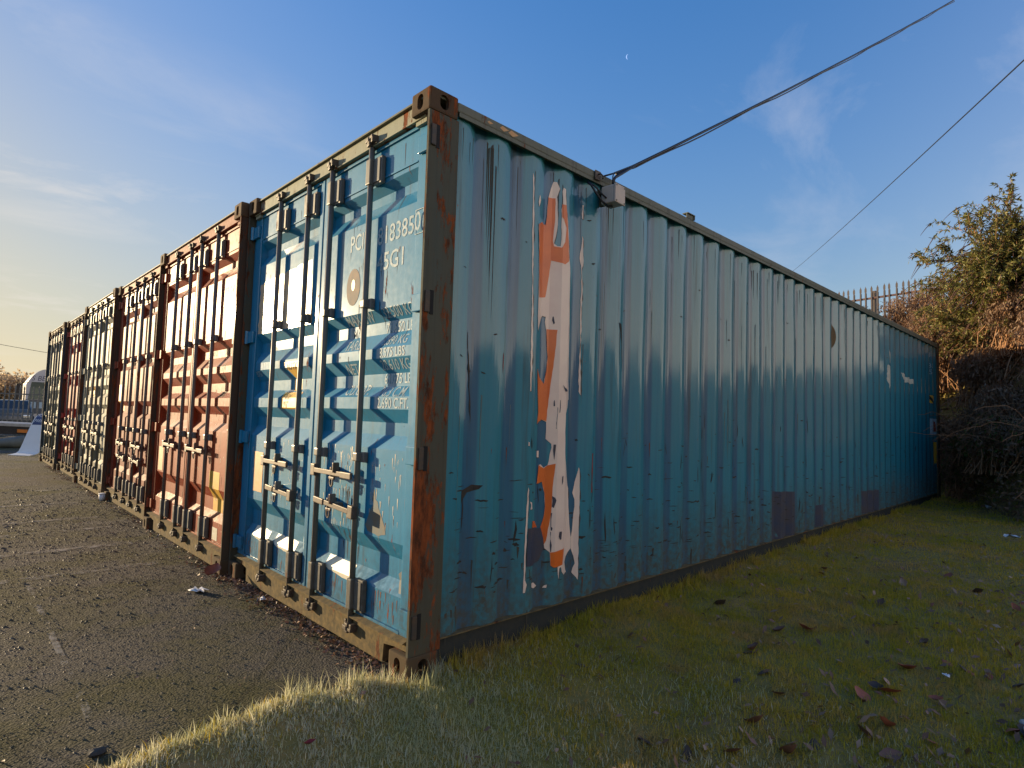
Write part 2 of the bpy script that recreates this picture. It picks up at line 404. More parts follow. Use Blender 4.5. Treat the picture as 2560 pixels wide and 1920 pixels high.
# ------------------------------------------------------------------ one container, its mouth at x = 0 facing the yard
def corrugated_door(d, y0, y1, mats, prof, hinge_low, dy):
    """y0..y1 lie across the mouth; hinge_low: hinges on the low-y side"""
    bm = bmesh.new()
    a = y0 + (.131 if hinge_low else .052); b = y1 - (.052 if hinge_low else .131)
    ys = [a, b]
    col = []
    for z, x in prof: col.append([bm.verts.new((x, y, z)) for y in ys])
    for i in range(len(col) - 1): bm.faces.new((col[i][0], col[i][1], col[i + 1][1], col[i + 1][0]))
    # side closures of the recesses
    for j, y in enumerate(ys):
        k = 0
        while k < len(prof) - 1:
            if prof[k][1] < prof[k + 1][1]:
                tri = [col[k][j], col[k + 1][j], col[k + 2][j], col[k + 3][j]]
                try: bm.faces.new(tri)
                except ValueError: pass
                k += 3
            else: k += 1
    # hollow-section frame
    zt = prof[0][0]; zb = prof[-1][0]
    for (p, q) in ((y0, a), (b, y1)): box(bm, .050, .100, p + .004, q - .001, zb - .015, zt + .02, bev=.004)
    box(bm, .048, .096, a - .0005, b + .0005, zt + .001, zt + .021, bev=.003)
    box(bm, .048, .096, a - .0005, b + .0005, zb - .018, zb - .001, bev=.003)
    # small seam strip under the top panel edge
    box(bm, prof[1][1] - .006, prof[1][1] - .0015, a + .01, b - .01, prof[1][0] + .025, prof[1][0] + .033)
    me = tomesh(bm)
    return link('door', me, d, mats['body'])
def gasket(door, y0, y1, zb, zt):
    bm = bmesh.new()
    box(bm, .058, .070, y0 - .012, y0 + .003, zb - .02, zt + .03); box(bm, .058, .070, y1 - .003, y1 + .012, zb - .02, zt + .03)
    link('gasket', tomesh(bm), door, M_gasket)
def rod(door, y, prof_low=0, far=False):
    bm = bmesh.new(); tube(bm, [(.026, y, .075), (.026, y, 1.4), (.026, y, 2.815)], .0165, 12 if not far else 7)
    me = tomesh(bm, smooth=True); link('lock_rod', me, door, M_rod)
def bracket(door, y, z0, z1, wide, s=-1):
    bm = bmesh.new()
    a, b = sorted((y + s * .018, y + s * wide))
    box(bm, .030, .056, a, b, z0, z1, bev=.005)
    box(bm, .004, .052, y - .024, y + .024, z0 + .004, z1 - .004, bev=.007)
    if z1 - z0 > .1: box(bm, .024, .031, a + .012, b - .008, z0 + .012, z1 - .012, bev=.002)
    link('rod_bracket', tomesh(bm), door, M_rod)
def cam_end(door, y, z, top):
    s = 1 if top else -1; bm = bmesh.new()
    rot = Matrix.Translation((.024, y, z)) @ Matrix.Rotation(random.uniform(-.25, .25), 4, 'Z')
    box(bm, -.026, .012, -.020, .020, -.030, .022, bev=.006, M=rot)
    box(bm, -.030, .002, -.012, .034, .006 * s - .01, .006 * s + .014, bev=.004, M=rot)
    box(bm, -.022, .030, -.058, -.034, -.018, .024, bev=.005, M=rot); box(bm, -.012, .030, .030, .048, -.006, .03, bev=.004, M=rot)
    box(bm, -.024, -.012, -.056, .012, .012 * s - .004, .012 * s + .012, bev=.003, M=rot)
    box(bm, .0, .034, -.066, .052, -.012 * s - .012, -.012 * s + .004, bev=.002, M=rot)
    link('cam_keeper', tomesh(bm), door, M_cam)
def handle(door, y, z, s, ln=.44, droop=0.0, lock=None):
    """flat bar pivoting on the rod at y, reaching towards s"""
    bm = bmesh.new(); M = Matrix.Translation((.0, y, z)) @ Matrix.Rotation(-droop * s, 4, 'X')
    box(bm, -.012, .024, -.026, .026, -.036, .036, bev=.006, M=M)           # clamp on the rod
    a, b = sorted((s * .022, s * ln))
    box(bm, -.012, -.003, a, b, -.014, .014, bev=.003, M=M)
    a, b = sorted((s * (ln - .11), s * (ln + .01)))
    box(bm, -.017, -.002, a, b, -.019, .017, bev=.005, M=M)
    link('handle', tomesh(bm), door, M_handle)
    # catch welded to the door
    bm = bmesh.new(); c = y + s * ln * .56; zc = z + droop * ln * .56 * -1
    px = doorx(zc)
    box(bm, .004, px + .002, c - .030, c + .030, zc - .022, zc + .010, bev=.004)
    box(bm, -.022, .018, c - .024, c - .008, zc + .004, zc + .062, bev=.006)
    box(bm, -.020, -.008, c - .030, c + .030, zc - .036, zc - .020, bev=.004)
    tube(bm, [(-.016, c + .016 * math.cos(t), zc - .050 + .024 * math.sin(t)) for t in [math.pi * 2 * k / 10 for k in range(11)]], .0052, 6, False)
    box(bm, .0, px, c + .045, c + .058, zc - .030, zc + .030, bev=.003)
    link('handle_catch', tomesh(bm), door, M_handle if s < 0 else M_rod)
def hinge(door, y, z, s, i):
    bm = bmesh.new(); a, b = sorted((y, y + s * .105))
    box(bm, .030, .049, a, b, z - .045, z + .045, bev=.004)
    tube(bm, [(.026, y, z - .05), (.026, y, z + .05)], .014, 10)
    link('hinge', tomesh(bm), door, i)

def container(y0, spec, label, L=11.54, far=False, dx=0.0):
    w = 2.400
    t = thing('shipping_container', label, 'shipping container', (dx, y0, 0), 0, 'shipping containers parked side by side in a row')
    body = spec['mat']; pm = spec.get('post', M_post); prof = spec.get('prof', PROF)
    ym = w / 2
    # corner castings
    for x, sx in ((0, 1), (L, -1)):
        for y, sy in ((0, 1), (w, -1)):
            for z in (0, HT - .118):
                casting(x + (-.004 if sx > 0 else .004), y - .004 * sy, z, sx, sy, spec.get('cast', M_cast), t)
    # corner posts: C-shaped section with a narrow front flange
    sec = [(0, 0), (.186, 0), (.186, .05), (.176, .05), (.176, .012), (.010, .012), (.010, .016), (0, .016)]
    for side in (0, 1):
        for end in (0, 1):
            bm = bmesh.new()
            pts = [((L - x) if end else x, (w - y) if side else y) for x, y in sec]
            prism(bm, pts, .119, HT - .119)
            link('corner_post', tomesh(bm), t, pm)
    # header, sill, roof
    bm = bmesh.new(); box(bm, .030, .11, .162, w - .162, 2.772, 2.866, bev=.004); box(bm, .030, .11, .066, .162, 2.745, 2.776, bev=.002); box(bm, .030, .11, w - .162, w - .066, 2.745, 2.776, bev=.002)
    box(bm, .022, .034, .066, w - .066, 2.770, 2.779, bev=.002)
    link('door_header', tomesh(bm), t, spec.get('head', M_head))
    bm = bmesh.new()
    pts = [(.170, .020), (.26, .020), (.262, .075), (w - .262, .075), (w - .26, .020), (w - .17, .020), (w - .17, .163), (.170, .163)]
    pts = [(.27, .012), (w - .27, .012), (w - .262, .105), (w - .168, .118), (w - .064, .120), (w - .064, .163), (.064, .163), (.064, .120), (.168, .118), (.262, .105)]
    prism(bm, pts, .034, .13, axis=0)
    prism(bm, [(.012, .156), (.055, .170), (.055, .176), (.012, .161)], .066, w - .066, axis=1)
    link('door_sill', tomesh(bm), t, spec.get('sill', M_sill))
    bm = bmesh.new(); n = 1 if far else 60; xs = np.linspace(.02, L - .02, n + 1)
    box(bm, .012, L - .012, .010, w - .010, 2.862, 2.872)
    link('roof', tomesh(bm), t, M_rail)
    # side rails
    for y, s in ((0, 1), (w, -1)):
        bm = bmesh.new(); a, b = sorted((y - .002 * s, y + .058 * s)); box(bm, .174, L - .174, a, b, 2.828, 2.878, bev=.008)
        a, b = sorted((y + .000 * s, y + .010 * s)); box(bm, .187, L - .187, a, b, 2.806, 2.829, bev=.001)
        link('top_side_rail', tomesh(bm), t, M_rail if s > 0 and not far else body)
        bm = bmesh.new(); a, b = sorted((y + .030 * s, y + .08 * s)); box(bm, .187, L - .187, a, b, .012, .156, bev=.003)
        link('bottom_side_rail', tomesh(bm), t, M_brail)
        bm = bmesh.new(); a, b = sorted((y + .012 * s, y + .074 * s)); box(bm, .187, L - .187, a, b, .1565, .163, bev=.001)
        link('rail_flange', tomesh(bm), t, M_sill)
    # side walls
    for side in (0, 1):
        vis = (side == 0 and not far) or spec.get('farwall') and side == 1
        if vis:
            xs = [.187] + wall_breaks(.187, L - .187) + [L - .187]
            zs = list(np.linspace(.160, 2.835, 26))
        else: xs = [.187, L - .187]; zs = [.160, 2.835]
        V = []; 
        for x in xs:
            for z in zs:
                yy = (wally(x) + dent(x, z)) if vis else .03
                V.append((x, yy if side == 0 else w - yy, z))
        nz = len(zs); F = [(i * nz + j, (i + 1) * nz + j, (i + 1) * nz + j + 1, i * nz + j + 1) for i in range(len(xs) - 1) for j in range(nz - 1)]
        if side: F = [f[::-1] for f in F]
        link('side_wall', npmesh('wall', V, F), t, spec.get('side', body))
    bm = bmesh.new(); box(bm, L - .06, L - .03, .05, w - .05, .13, 2.83); link('end_wall', tomesh(bm), t, body)
    bm = bmesh.new(); box(bm, .19, L - .07, .07, w - .07, .13, .16); link('floor', tomesh(bm), t, M_black)
    # doors
    zb, zt = prof[-1][0], prof[0][0]
    for low in (True, False):
        ya, yb = (.024, ym - .006) if low else (ym + .006, w - .024)
        d = corrugated_door(t, ya, yb, dict(body=body), prof, low, 0)
        gasket(d, ya, yb, zb, zt)
        rods = spec['rods'][:2] if low else spec['rods'][2:]
        for y in rods:
            rod(d, y, far=far)
            bracket(d, y, .195, .365, .105); bracket(d, y, 2.545, 2.700, .105)
            for z in spec['mids']: bracket(d, y, z - .028, z + .028, .055)
            cam_end(d, y, .105, False); cam_end(d, y, 2.800, True)
        hz = spec.get('hz', (.912, .718))
        handle(d, rods[1], hz[0], -1, .46 if low else .40, 0.0)
        if spec.get('two', True): handle(d, rods[0], hz[1], 1, .42 if low else .36, -.06)
        for z in (.264, 1.056, 1.821, 2.640):
            hinge(d, ya + .006 if low else yb - .006, z, 1 if low else -1, body)
    # black boxes on the post, painting the dark of the hinge lug slots
    if not far:
        for z in (.255, 1.050, 1.815, 2.652):
            bm = bmesh.new(); box(bm, .044, .066, -.0025, .004, z - .062, z + .058)
            link('hinge_slot_shade', tomesh(bm), t, M_black)
            bm = bmesh.new(); box(bm, .012, .040, -.010, .006, z - .055, z + .052, bev=.004)
            link('hinge_lug', tomesh(bm), t, M_cam)
    return t

# nearest container: the blue one
RODS = (.588, 1.058, 1.382, 1.838)
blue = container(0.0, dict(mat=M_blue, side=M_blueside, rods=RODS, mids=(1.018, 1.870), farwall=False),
                 'nearest container, glossy blue with a rusty corner post and long side wall above grass')

STICK = {"white":[[[0.82,2.406],[0.871,2.437],[0.913,2.429],[0.923,2.484],[0.931,2.607],[0.951,2.666],[0.971,2.715],[0.991,2.716],[1.009,2.677],[0.993,2.622],[1.001,2.496],[0.998,2.412],[0.983,2.332],[1.001,2.317],[1.021,2.319],[1.025,2.399],[1.019,2.547],[1.027,2.583],[1.023,2.662],[1.029,2.687],[1.048,2.681],[1.055,2.599],[1.06,2.556],[1.077,2.454],[1.087,2.368],[1.093,2.299],[1.102,2.23],[1.112,2.162],[1.117,2.041],[1.127,1.911],[1.134,1.781],[1.141,1.607],[1.145,1.502],[1.164,1.386],[1.151,1.382],[1.141,1.335],[1.106,1.295],[1.105,1.15],[1.106,1.059],[1.14,0.949],[1.181,0.838],[1.188,0.722],[1.197,0.644],[1.217,0.535],[1.219,0.465],[1.193,0.445],[1.151,0.393],[1.182,0.325],[1.144,0.318],[1.103,0.345],[1.096,0.375],[1.081,0.37],[1.079,0.304],[1.069,0.335],[1.065,0.38],[1.03,0.381],[1.013,0.393],[1.007,0.47],[0.975,0.497],[0.967,0.556],[0.942,0.624],[0.967,0.681],[0.972,0.739],[0.967,0.821],[0.942,0.889],[0.9,0.878],[0.908,0.942],[0.911,0.986],[0.927,0.991],[0.955,0.97],[0.98,0.984],[0.986,1.007],[1.0,1.089],[0.998,1.112],[0.965,1.141],[0.967,1.193],[0.966,1.242],[0.922,1.256],[0.872,1.226],[0.889,1.296],[0.877,1.368],[0.855,1.499],[0.85,1.552],[0.895,1.502],[0.934,1.467],[0.955,1.557],[0.962,1.634],[0.954,1.676],[0.943,1.793],[0.931,1.842],[0.936,1.873],[0.905,1.874],[0.843,1.774],[0.832,1.858],[0.837,1.972],[0.834,2.158],[0.826,2.273]],[[1.268,0.964],[1.273,0.944],[1.277,0.678],[1.275,0.523],[1.277,0.368],[1.276,0.266],[1.264,0.284],[1.233,0.317],[1.256,0.369],[1.246,0.416],[1.221,0.461],[1.218,0.531],[1.231,0.602],[1.246,0.718],[1.245,0.764],[1.223,0.805],[1.242,0.866]],[[0.76,2.695],[0.771,2.669],[0.779,2.395],[0.783,2.065],[0.79,1.901],[0.792,1.656],[0.791,1.417],[0.782,1.417],[0.777,1.736],[0.779,1.982],[0.768,2.31],[0.764,2.558]],[[0.798,0.867],[0.803,0.849],[0.799,0.651],[0.793,0.441],[0.794,0.343],[0.808,0.317],[0.795,0.274],[0.779,0.276],[0.782,0.443],[0.787,0.688],[0.791,0.829]],[[0.785,1.125],[0.794,1.123],[0.794,1.103],[0.786,1.103]],[[0.886,1.071],[0.909,1.071],[0.908,1.032],[0.889,1.034]],[[0.868,0.309],[0.897,0.308],[0.924,0.285],[0.902,0.273],[0.87,0.287]],[[0.971,0.266],[0.981,0.278],[0.997,0.282],[0.995,0.264]],[[0.822,2.584],[0.837,2.555],[0.819,2.511],[0.813,2.539]],[[1.249,2.648],[1.257,2.645],[1.256,2.554],[1.248,2.556]],[[1.252,2.441],[1.259,2.424],[1.261,2.25],[1.254,2.231],[1.261,2.068],[1.261,1.707],[1.269,1.529],[1.27,1.417],[1.258,1.439],[1.254,1.572],[1.258,1.752],[1.251,1.931],[1.254,2.113],[1.248,2.249],[1.235,2.292],[1.246,2.358]],[[0.814,0.785],[0.832,0.776],[0.842,0.739],[0.82,0.738],[0.825,0.762]]],"orange":[[[0.82,2.406],[0.871,2.435],[0.913,2.429],[0.923,2.484],[0.931,2.606],[0.984,2.613],[0.985,2.48],[0.976,2.348],[0.983,2.314],[1.028,2.311],[1.054,2.352],[1.061,2.442],[1.036,2.488],[1.024,2.503],[1.022,2.581],[1.056,2.583],[1.074,2.454],[1.084,2.368],[1.093,2.239],[1.06,2.213],[0.969,2.224],[0.951,2.102],[0.928,1.991],[0.851,1.975]],[[0.945,1.8],[1.016,1.802],[0.998,1.577],[0.975,1.377],[0.975,1.372],[0.966,1.246],[0.922,1.256],[0.872,1.226],[0.889,1.296],[0.877,1.368],[0.855,1.499],[0.85,1.552],[0.895,1.502],[0.934,1.467],[0.955,1.557],[0.962,1.634],[0.954,1.676]],[[0.911,0.986],[0.956,0.966],[0.98,0.984],[1.025,0.994],[1.02,0.94],[1.011,0.85],[1.009,0.739],[1.002,0.665],[0.984,0.54],[0.973,0.519],[0.961,0.564],[0.942,0.624],[0.967,0.681],[0.972,0.739],[0.967,0.821],[0.942,0.889],[0.9,0.878]],[[1.008,0.469],[1.133,0.483],[1.108,0.388],[1.065,0.38],[1.03,0.381],[1.013,0.393]],[[0.853,0.669],[0.888,0.663],[0.912,0.624],[0.85,0.63]]],"dark":[[[0.805,0.633],[0.943,0.617],[0.967,0.556],[0.975,0.497],[0.94,0.435],[0.877,0.41],[0.799,0.419]],[[1.009,0.802],[1.027,0.791],[1.034,0.776],[1.021,0.731],[1.009,0.739]],[[1.01,1.108],[1.024,1.108],[1.022,1.074],[1.016,1.014],[1.011,1.044]],[[1.005,0.702],[1.012,0.702],[1.009,0.621],[1.017,0.613],[1.014,0.598],[1.007,0.599]],[[1.005,0.591],[1.009,0.591],[1.013,0.473],[1.009,0.472]],[[1.07,0.587],[1.091,0.586],[1.088,0.54],[1.077,0.538],[1.065,0.558]],[[1.082,0.915],[1.091,0.919],[1.09,0.885],[1.08,0.863]],[[1.005,1.368],[1.01,1.376],[1.013,1.338],[1.004,1.339]],[[0.985,1.879],[0.991,1.882],[0.999,1.842],[0.992,1.834],[0.983,1.857]],[[1.07,1.471],[1.09,1.455],[1.134,1.436],[1.097,1.43],[1.088,1.442]],[[1.028,1.331],[1.031,1.331],[1.024,1.202],[1.021,1.202]],[[1.048,1.377],[1.052,1.377],[1.049,1.301],[1.043,1.301]]]}

M_red = paint('orange_red_paint', (0.32, 0.042, 0.012), (0.28, 0.065, 0.028), 11, rust=0.45, streak=0.6, coat=0.55, rough=0.38, grime=0.3, spec=.12, coatr=.09, fadeamt=.5)
M_pink = paint('faded_red_paint', (0.25, 0.038, 0.018), (0.26, 0.07, 0.04), 12, rust=0.42, streak=0.6, coat=0.5, rough=0.40, grime=0.3, spec=.12, coatr=.09, fadeamt=.5)
M_grey = paint('grey_white_paint', (0.27, 0.27, 0.22), (0.38, 0.36, 0.28), 13, rust=0.35, streak=0.5, coat=0.5, rough=0.42, grime=0.4, spec=.12, coatr=.09, fadeamt=.5)
M_red5 = paint('crimson_paint', (0.38, 0.035, 0.030), (0.44, 0.10, 0.07), 14, rust=0.15, streak=0.3, coat=0.6, rough=0.4, grime=0.3, spec=.12, coatr=.09, fadeamt=.5)
M_grn = paint('grey_green_paint', (0.17, 0.20, 0.175), (0.26, 0.27, 0.22), 15, rust=0.3, streak=0.5, coat=0.5, rough=0.42, grime=0.4, spec=.12, coatr=.09, fadeamt=.5)
M_postb = paint('brown_post_paint', (0.075, 0.045, 0.030), (0.11, 0.07, 0.045), 16, rust=0.9, streak=0.6, coat=0.1, rough=0.6)
M_postk = paint('dark_blue_post_paint', (0.03, 0.05, 0.07), (0.06, 0.08, 0.09), 17, rust=0.6, streak=0.6, coat=0.2, rough=0.5)
M_castd = paint('brown_casting_paint', (0.10, 0.060, 0.032), (0.13, 0.09, 0.045), 18, rust=0.8, streak=0.5, coat=0.0, rough=0.7)
M_headr = paint('red_header_paint', (0.33, 0.11, 0.07), (0.36, 0.17, 0.12), 19, rust=0.5, streak=0.4, coat=0.1, rough=0.6)
def mkprof(bs):
    out = [(2.745, P0)]
    for a, b in bs: out += [(a, P0), (a - .06, R0), (b + .06, R0), (b, P0)]
    return out + [(.187, P0)]
PROF3 = mkprof([(2.50, 2.33), (1.90, 1.73), (1.33, 1.12), (.62, .42)])
PROF4 = mkprof([(2.54, 2.36), (1.86, 1.66), (1.56, 1.38), (1.28, 1.10), (.62, .42)])
PROF5 = mkprof([(2.40, 2.22), (1.80, 1.60), (1.20, 1.02), (.60, .42)])
specs = [
 (2.425, dict(mat=M_red, post=M_postb, cast=M_castd, head=M_headr, rods=(.60, 1.04, 1.35, 1.80), mids=(1.02, 1.86), two=False, hz=(.905, .70)), -.05,
  'orange red container with a yellow label on its door, directly beside the blue one'),
 (4.845, dict(mat=M_pink, post=M_postb, cast=M_castd, head=M_headr, rods=(.60, 1.00, 1.36, 1.80), mids=(.98, 1.84), prof=PROF3, hz=(.80, .62)), .0,
  'faded red container between the orange red one and the grey white one'),
 (7.265, dict(mat=M_grey, post=M_postb, cast=M_castd, head=M_grey, rods=(.60, 1.02, 1.36, 1.80), mids=(1.0, 1.85), prof=PROF4, hz=(.86, .66)), -.03,
  'grey white container with yellow labels standing between two red ones'),
 (9.685, dict(mat=M_red5, post=M_postb, cast=M_castd, head=M_castd, rods=(.60, 1.02, 1.36, 1.80), mids=(1.0, 1.85), prof=PROF5, hz=(.86, .66)), .02,
  'crimson container, last but one at the far end of the row'),
 (12.105, dict(mat=M_grn, post=M_postk, cast=M_castd, head=M_castd, rods=(.60, 1.02, 1.36, 1.80), mids=(1.0, 1.85), prof=PROF, hz=(.86, .66)), -.02,
  'grey green container at the far end of the row, behind the white pavement sign'),
]
others = [container(y, sp, lab, L=11.54, far=True, dx=dx) for y, sp, dx, lab in specs]

# ------------------------------------------------------------------ marks on the blue container
text_door([('PCIU', .850, 2.215, .098, .78), ('818385', .540, 2.200, .098, .86), ('45G1', .535, 2.050, .098, .92)], .0016, M_letter, blue)
text_door([('0', .148, 2.195, .098, .8)], .0116, M_letter, blue, base=-.012)
bm = bmesh.new()
for a in ((.160, .064), (.160, .155)): pass
for (ya, yb, za, zb_) in ((.158, .154, 2.18, 2.31), (.090, .086, 2.18, 2.31), (.154, .09, 2.18, 2.184), (.154, .09, 2.306, 2.31)):
    box(bm, .0468, .0478, min(ya, yb), max(ya, yb), za, zb_)
link('check_digit_frame', tomesh(bm), blue, M_letter)
text_door([('MAX GW', .885, 1.775, .060, .86), ('MAX', .84, 1.700, .055, .85), ('TARE', .875, 1.625, .060, .86), ('NET', .865, 1.485, .060, .86), ('CU.CAP.', .860, 1.362, .060, .86),
           ('32.500 KG', .475, 1.785, .056, .86), ('71.650 LBS', .475, 1.703, .056, .84), ('3.890 KG', .470, 1.632, .052, .86), ('8.575 LBS', .470, 1.566, .052, .84),
           ('28.610 KG', .475, 1.498, .054, .84), ('63.075 LB', .470, 1.425, .054, .84), ('76.3 C.M.', .470, 1.352, .054, .86), ('2.690 C.FT.', .470, 1.290, .054, .84)], .0016, M_letter, blue)
def disc(cy, cz, ry, rz, n=28): return [(cy + ry * math.cos(2 * math.pi * k / n), cz + rz * math.sin(2 * math.pi * k / n)) for k in range(n)]
M_logo = plain('faded_cream_logo', (0.46, 0.38, 0.30), 0.9, 0, 0.2, 20, col2=(0.36, 0.34, 0.30), spec=.1)
on_door('round_emblem', [disc(.792, 2.000, .078, .110)], .0014, M_logo, blue)
on_door('emblem_centre', [disc(.792, 2.012, .020, .034, 14)], .0024, M_yellow, blue)
# left door of the blue container: height warning and an orange plate
on_door('height_label', [[(1.735, 1.60), (1.43, 1.60), (1.58, 1.475)], [(1.62, 1.48), (1.50, 1.48), (1.50, 1.40), (1.62, 1.40)], [(1.735, 1.39), (1.45, 1.39), (1.45, 1.275), (1.735, 1.275)]], .0014, M_yellow, blue, ragged=.003)
M_ink = plain('black_print', (0.02, 0.018, 0.015), 0.6)
text_door([('CAUTION', 1.725, 1.545, .048, .95), ('HIGH', 1.70, 1.340, .036, .9), ("9'6\"", 1.70, 1.285, .042, .9)], .0026, M_ink, blue, name='height_print')
on_door('safety_plate', [[(2.165, .955), (1.995, .955), (1.995, .665), (2.160, .665)]], .0020, M_oranged, blue, ragged=.002)
text_door([('85750', 2.25, 1.515, .038, .8)], .0016, M_letter, blue, name='small_lettering')
M_peel = plain('peeling_cream_film', (0.60, 0.46, 0.30), 0.35, 0, 0.35, 26, col2=(0.40, 0.30, 0.20), coat=0.3)
on_door('peeling_film', [[(2.23, 2.22), (1.93, 2.24), (1.66, 2.25), (1.36, 2.27), (1.32, 1.84), (2.24, 1.84)]], .0012, M_peel, blue, ragged=.012)
M_wlab = plain('sun_bleached_label', (0.80, 0.78, 0.66), 0.35, 0, 0.2, 30, col2=(0.70, 0.60, 0.40), coat=0.3)
for (a, b) in ((2.13, 1.86), (1.75, 1.42), (.985, .665)):
    on_door('bleached_label', [[(a, .410), (b, .405), (b - .01, .352), (b + .03, .320), (a - .06, .335), (a, .355)]], .0014, M_wlab, blue, ragged=.006)
M_scuff = plain('brown_scuff_mark', (0.16, 0.13, 0.09), 0.7, 0, 0.4, 12, col2=(0.10, 0.15, 0.17))
on_door('scuff_mark', [[(.475, .800), (.455, .855), (.440, .800), (.418, .790), (.355, .690), (.330, .630), (.40, .612), (.51, .625), (.535, .655), (.46, .775)], [(.255, .44), (.225, .46), (.205, .44), (.18, .36), (.20, .36), (.235, .40)]], .0010, M_scuff, blue, ragged=.008)
# red container's labels
r1 = others[0]
on_door('warning_label', [[(.570, .745), (.320, .745), (.320, .415), (.565, .412)]], .0016, M_yellow, r1)
text_door([('45', .54, .655, .05, .9), ('75', .50, .575, .05, .9), ('24', .53, .495, .05, .9)], .0026, M_oranged, r1, name='label_print')
on_door('small_label', [[(.42, .300), (.30, .300), (.30, .200), (.42, .200)]], .0016, M_wlab, r1)
on_door('orange_label', [[(2.20, .86), (2.04, .86), (2.04, .62), (2.20, .62)]], .0016, M_oranged, r1)
text_door([('TN', .80, 2.20, .09, .8), ('573 24', .52, 2.19, .09, .8), ('45G1', .50, 2.03, .09, .8), ('32.500', .50, 1.72, .05, .85), ('71.650', .50, 1.58, .05, .85), ('3.890', .50, 1.50, .05, .85), ('28.61', .50, 1.36, .05, .85), ('MAX', .82, 1.72, .05, .85)], .0016, M_ink, r1)
on_door('yellow_label', [[(2.20, 1.55), (2.02, 1.55), (2.02, 1.20), (2.20, 1.20)]], .0016, M_yellow, others[1], prof=PROF3)
on_door('yellow_label', [[(1.75, 1.62), (1.45, 1.62), (1.45, 1.40), (1.75, 1.40)]], .0016, M_yellow, others[2], prof=PROF4)

# ------------------------------------------------------------------ torn poster and wear on the long side
M_edgeshade = plain('painted_edge_shadow', (0.05, 0.055, 0.055), 0.85, 0, 0.4, 30, col2=(0.10, 0.09, 0.075))
on_wall('sticker_edge_shadow', [[(x + .0035, z - .004) for x, z in q] for q in STICK['white']], .0012, M_edgeshade, blue, ragged=.007)  # dark shifted copies under the strips, painted as shadow along their edges
on_wall('torn_sticker', STICK['white'], .0022, M_white, blue, ragged=.0028, label='torn white vinyl strips of an old poster')
on_wall('orange_print', STICK['orange'], .0034, M_orange, blue, ragged=.0015, label='torn orange shapes printed on the old poster')
on_wall('torn_patch', STICK['dark'], .0044, M_bluedk, blue, ragged=.004)
rr = random.Random(5)
def drips(n, x0, x1, z0, z1, l0, l1, w0, w1, up=False):
    out = []
    for _ in range(n):
        x = rr.uniform(x0, x1); z = rr.uniform(z0, z1); l = rr.uniform(l0, l1); w = rr.uniform(w0, w1); j = rr.uniform(-.3, .3) * w
        out.append([(x - w, z), (x + w, z + rr.uniform(-.01, .01)), (x + w * .7 + j, z - l * .35), (x + w * .35, z - l * .8), (x + j, z - l), (x - w * .4, z - l * .7), (x - w * .8 + j, z - l * .3)])
    return out
M_drip = plain('dark_grime_run', (0.045, 0.055, 0.045), 0.8, 0, 0.5, 18, col2=(0.07, 0.05, 0.03))
M_drip2 = plain('chalky_grey_run', (0.16, 0.20, 0.17), 0.7, 0, 0.4, 18, col2=(0.08, 0.15, 0.17))
M_drip3 = plain('orange_rust_run', (0.22, 0.075, 0.022), 0.85, 0, 0.5, 30, col2=(0.10, 0.04, 0.02))
M_flk = plain('pale_paint_fleck', (0.50, 0.56, 0.54), 0.5, 0, 0.3, 40, col2=(0.36, 0.30, 0.20))
on_wall('grime_runs', drips(110, .2, 9, 2.70, 2.80, .05, .45, .001, .0035) + drips(9, .39, .48, 2.6, 2.79, .3, .9, .002, .004), .0009, M_drip, blue, kind='stuff')
on_wall('chalky_runs', drips(60, .2, 8, 1.2, 2.75, .10, .7, .0015, .005), .0010, M_drip2, blue, kind='stuff')
on_wall('foot_grime', drips(110, .2, 11, .17, .55, .02, .16, .003, .010), .0007, M_drip, blue, kind='stuff')
on_wall('rust_runs', drips(45, .2, 10, .25, 1.2, .02, .12, .0015, .0045), .0011, M_drip3, blue, kind='stuff')
def door_drips(n, ys, z0, z1, l0, l1, w0, w1):
    out = []
    for _ in range(n):
        a, b = rr.choice(ys); q = drips(1, a, b, z0, z1, l0, l1, w0, w1)[0]
        out.append([(max(.158, y), max(.20, z)) for y, z in q])
    return out
Y1 = [(.16, 1.06), (1.28, 2.24)]
on_door('paint_flecks', door_drips(190, [(.66, 1.05), (.66, 1.05), (1.4, 2.2), (.2, .5)], .62, 1.08, .010, .07, .0012, .0045), .0009, M_flk, blue, kind='stuff')
on_door('rust_runs', door_drips(70, Y1, .24, .36, .015, .10, .0015, .005) + door_drips(60, Y1, .45, 2.70, .01, .09, .001, .004), .0010, M_drip3, blue, kind='stuff')
on_door('grime_runs', door_drips(50, Y1, 1.3, 2.72, .03, .16, .0012, .004) + door_drips(40, [(.66, .86)], .5, .85, .03, .14, .002, .005), .0008, M_scr, blue, kind='stuff')
for c_, pf in ((others[0], PROF), (others[1], PROF3), (others[2], PROF4)):
    on_door('paint_flecks', door_drips(90, Y1, .25, 1.3, .008, .05, .0015, .005), .0010, M_wlab, c_, prof=pf, kind='stuff')
    on_door('rust_runs', door_drips(90, Y1, .30, 2.6, .02, .14, .0015, .006), .0009, M_drip3, c_, prof=pf, kind='stuff')
sc = []
def scratch(x, z, l, h, sl=0.0):
    n = 5; top = []; bot = []
    for k in range(n + 1):
        t = k / n; q = h * (0.25 + math.sin(math.pi * t) ** .7 * rr.uniform(.45, 1))
        xx = x + l * (t - .5); zz_ = z + sl * l * (t - .5) + rr.uniform(-.3, .3) * h
        top.append((xx, zz_ + q / 2)); bot.append((xx, zz_ - q / 2))
    sc.append(top + bot[::-1])
for _ in range(430):
    x = rr.uniform(.2, 9.5) if rr.random() < .75 else rr.uniform(.2, 3.0)
    z = min(1.5, .30 + abs(rr.gauss(.18, .32)))
    scratch(x, z, rr.uniform(.02, .075), rr.choice([.003, .005, .008, .013]) * rr.uniform(.7, 1.3), rr.uniform(-.1, .1))
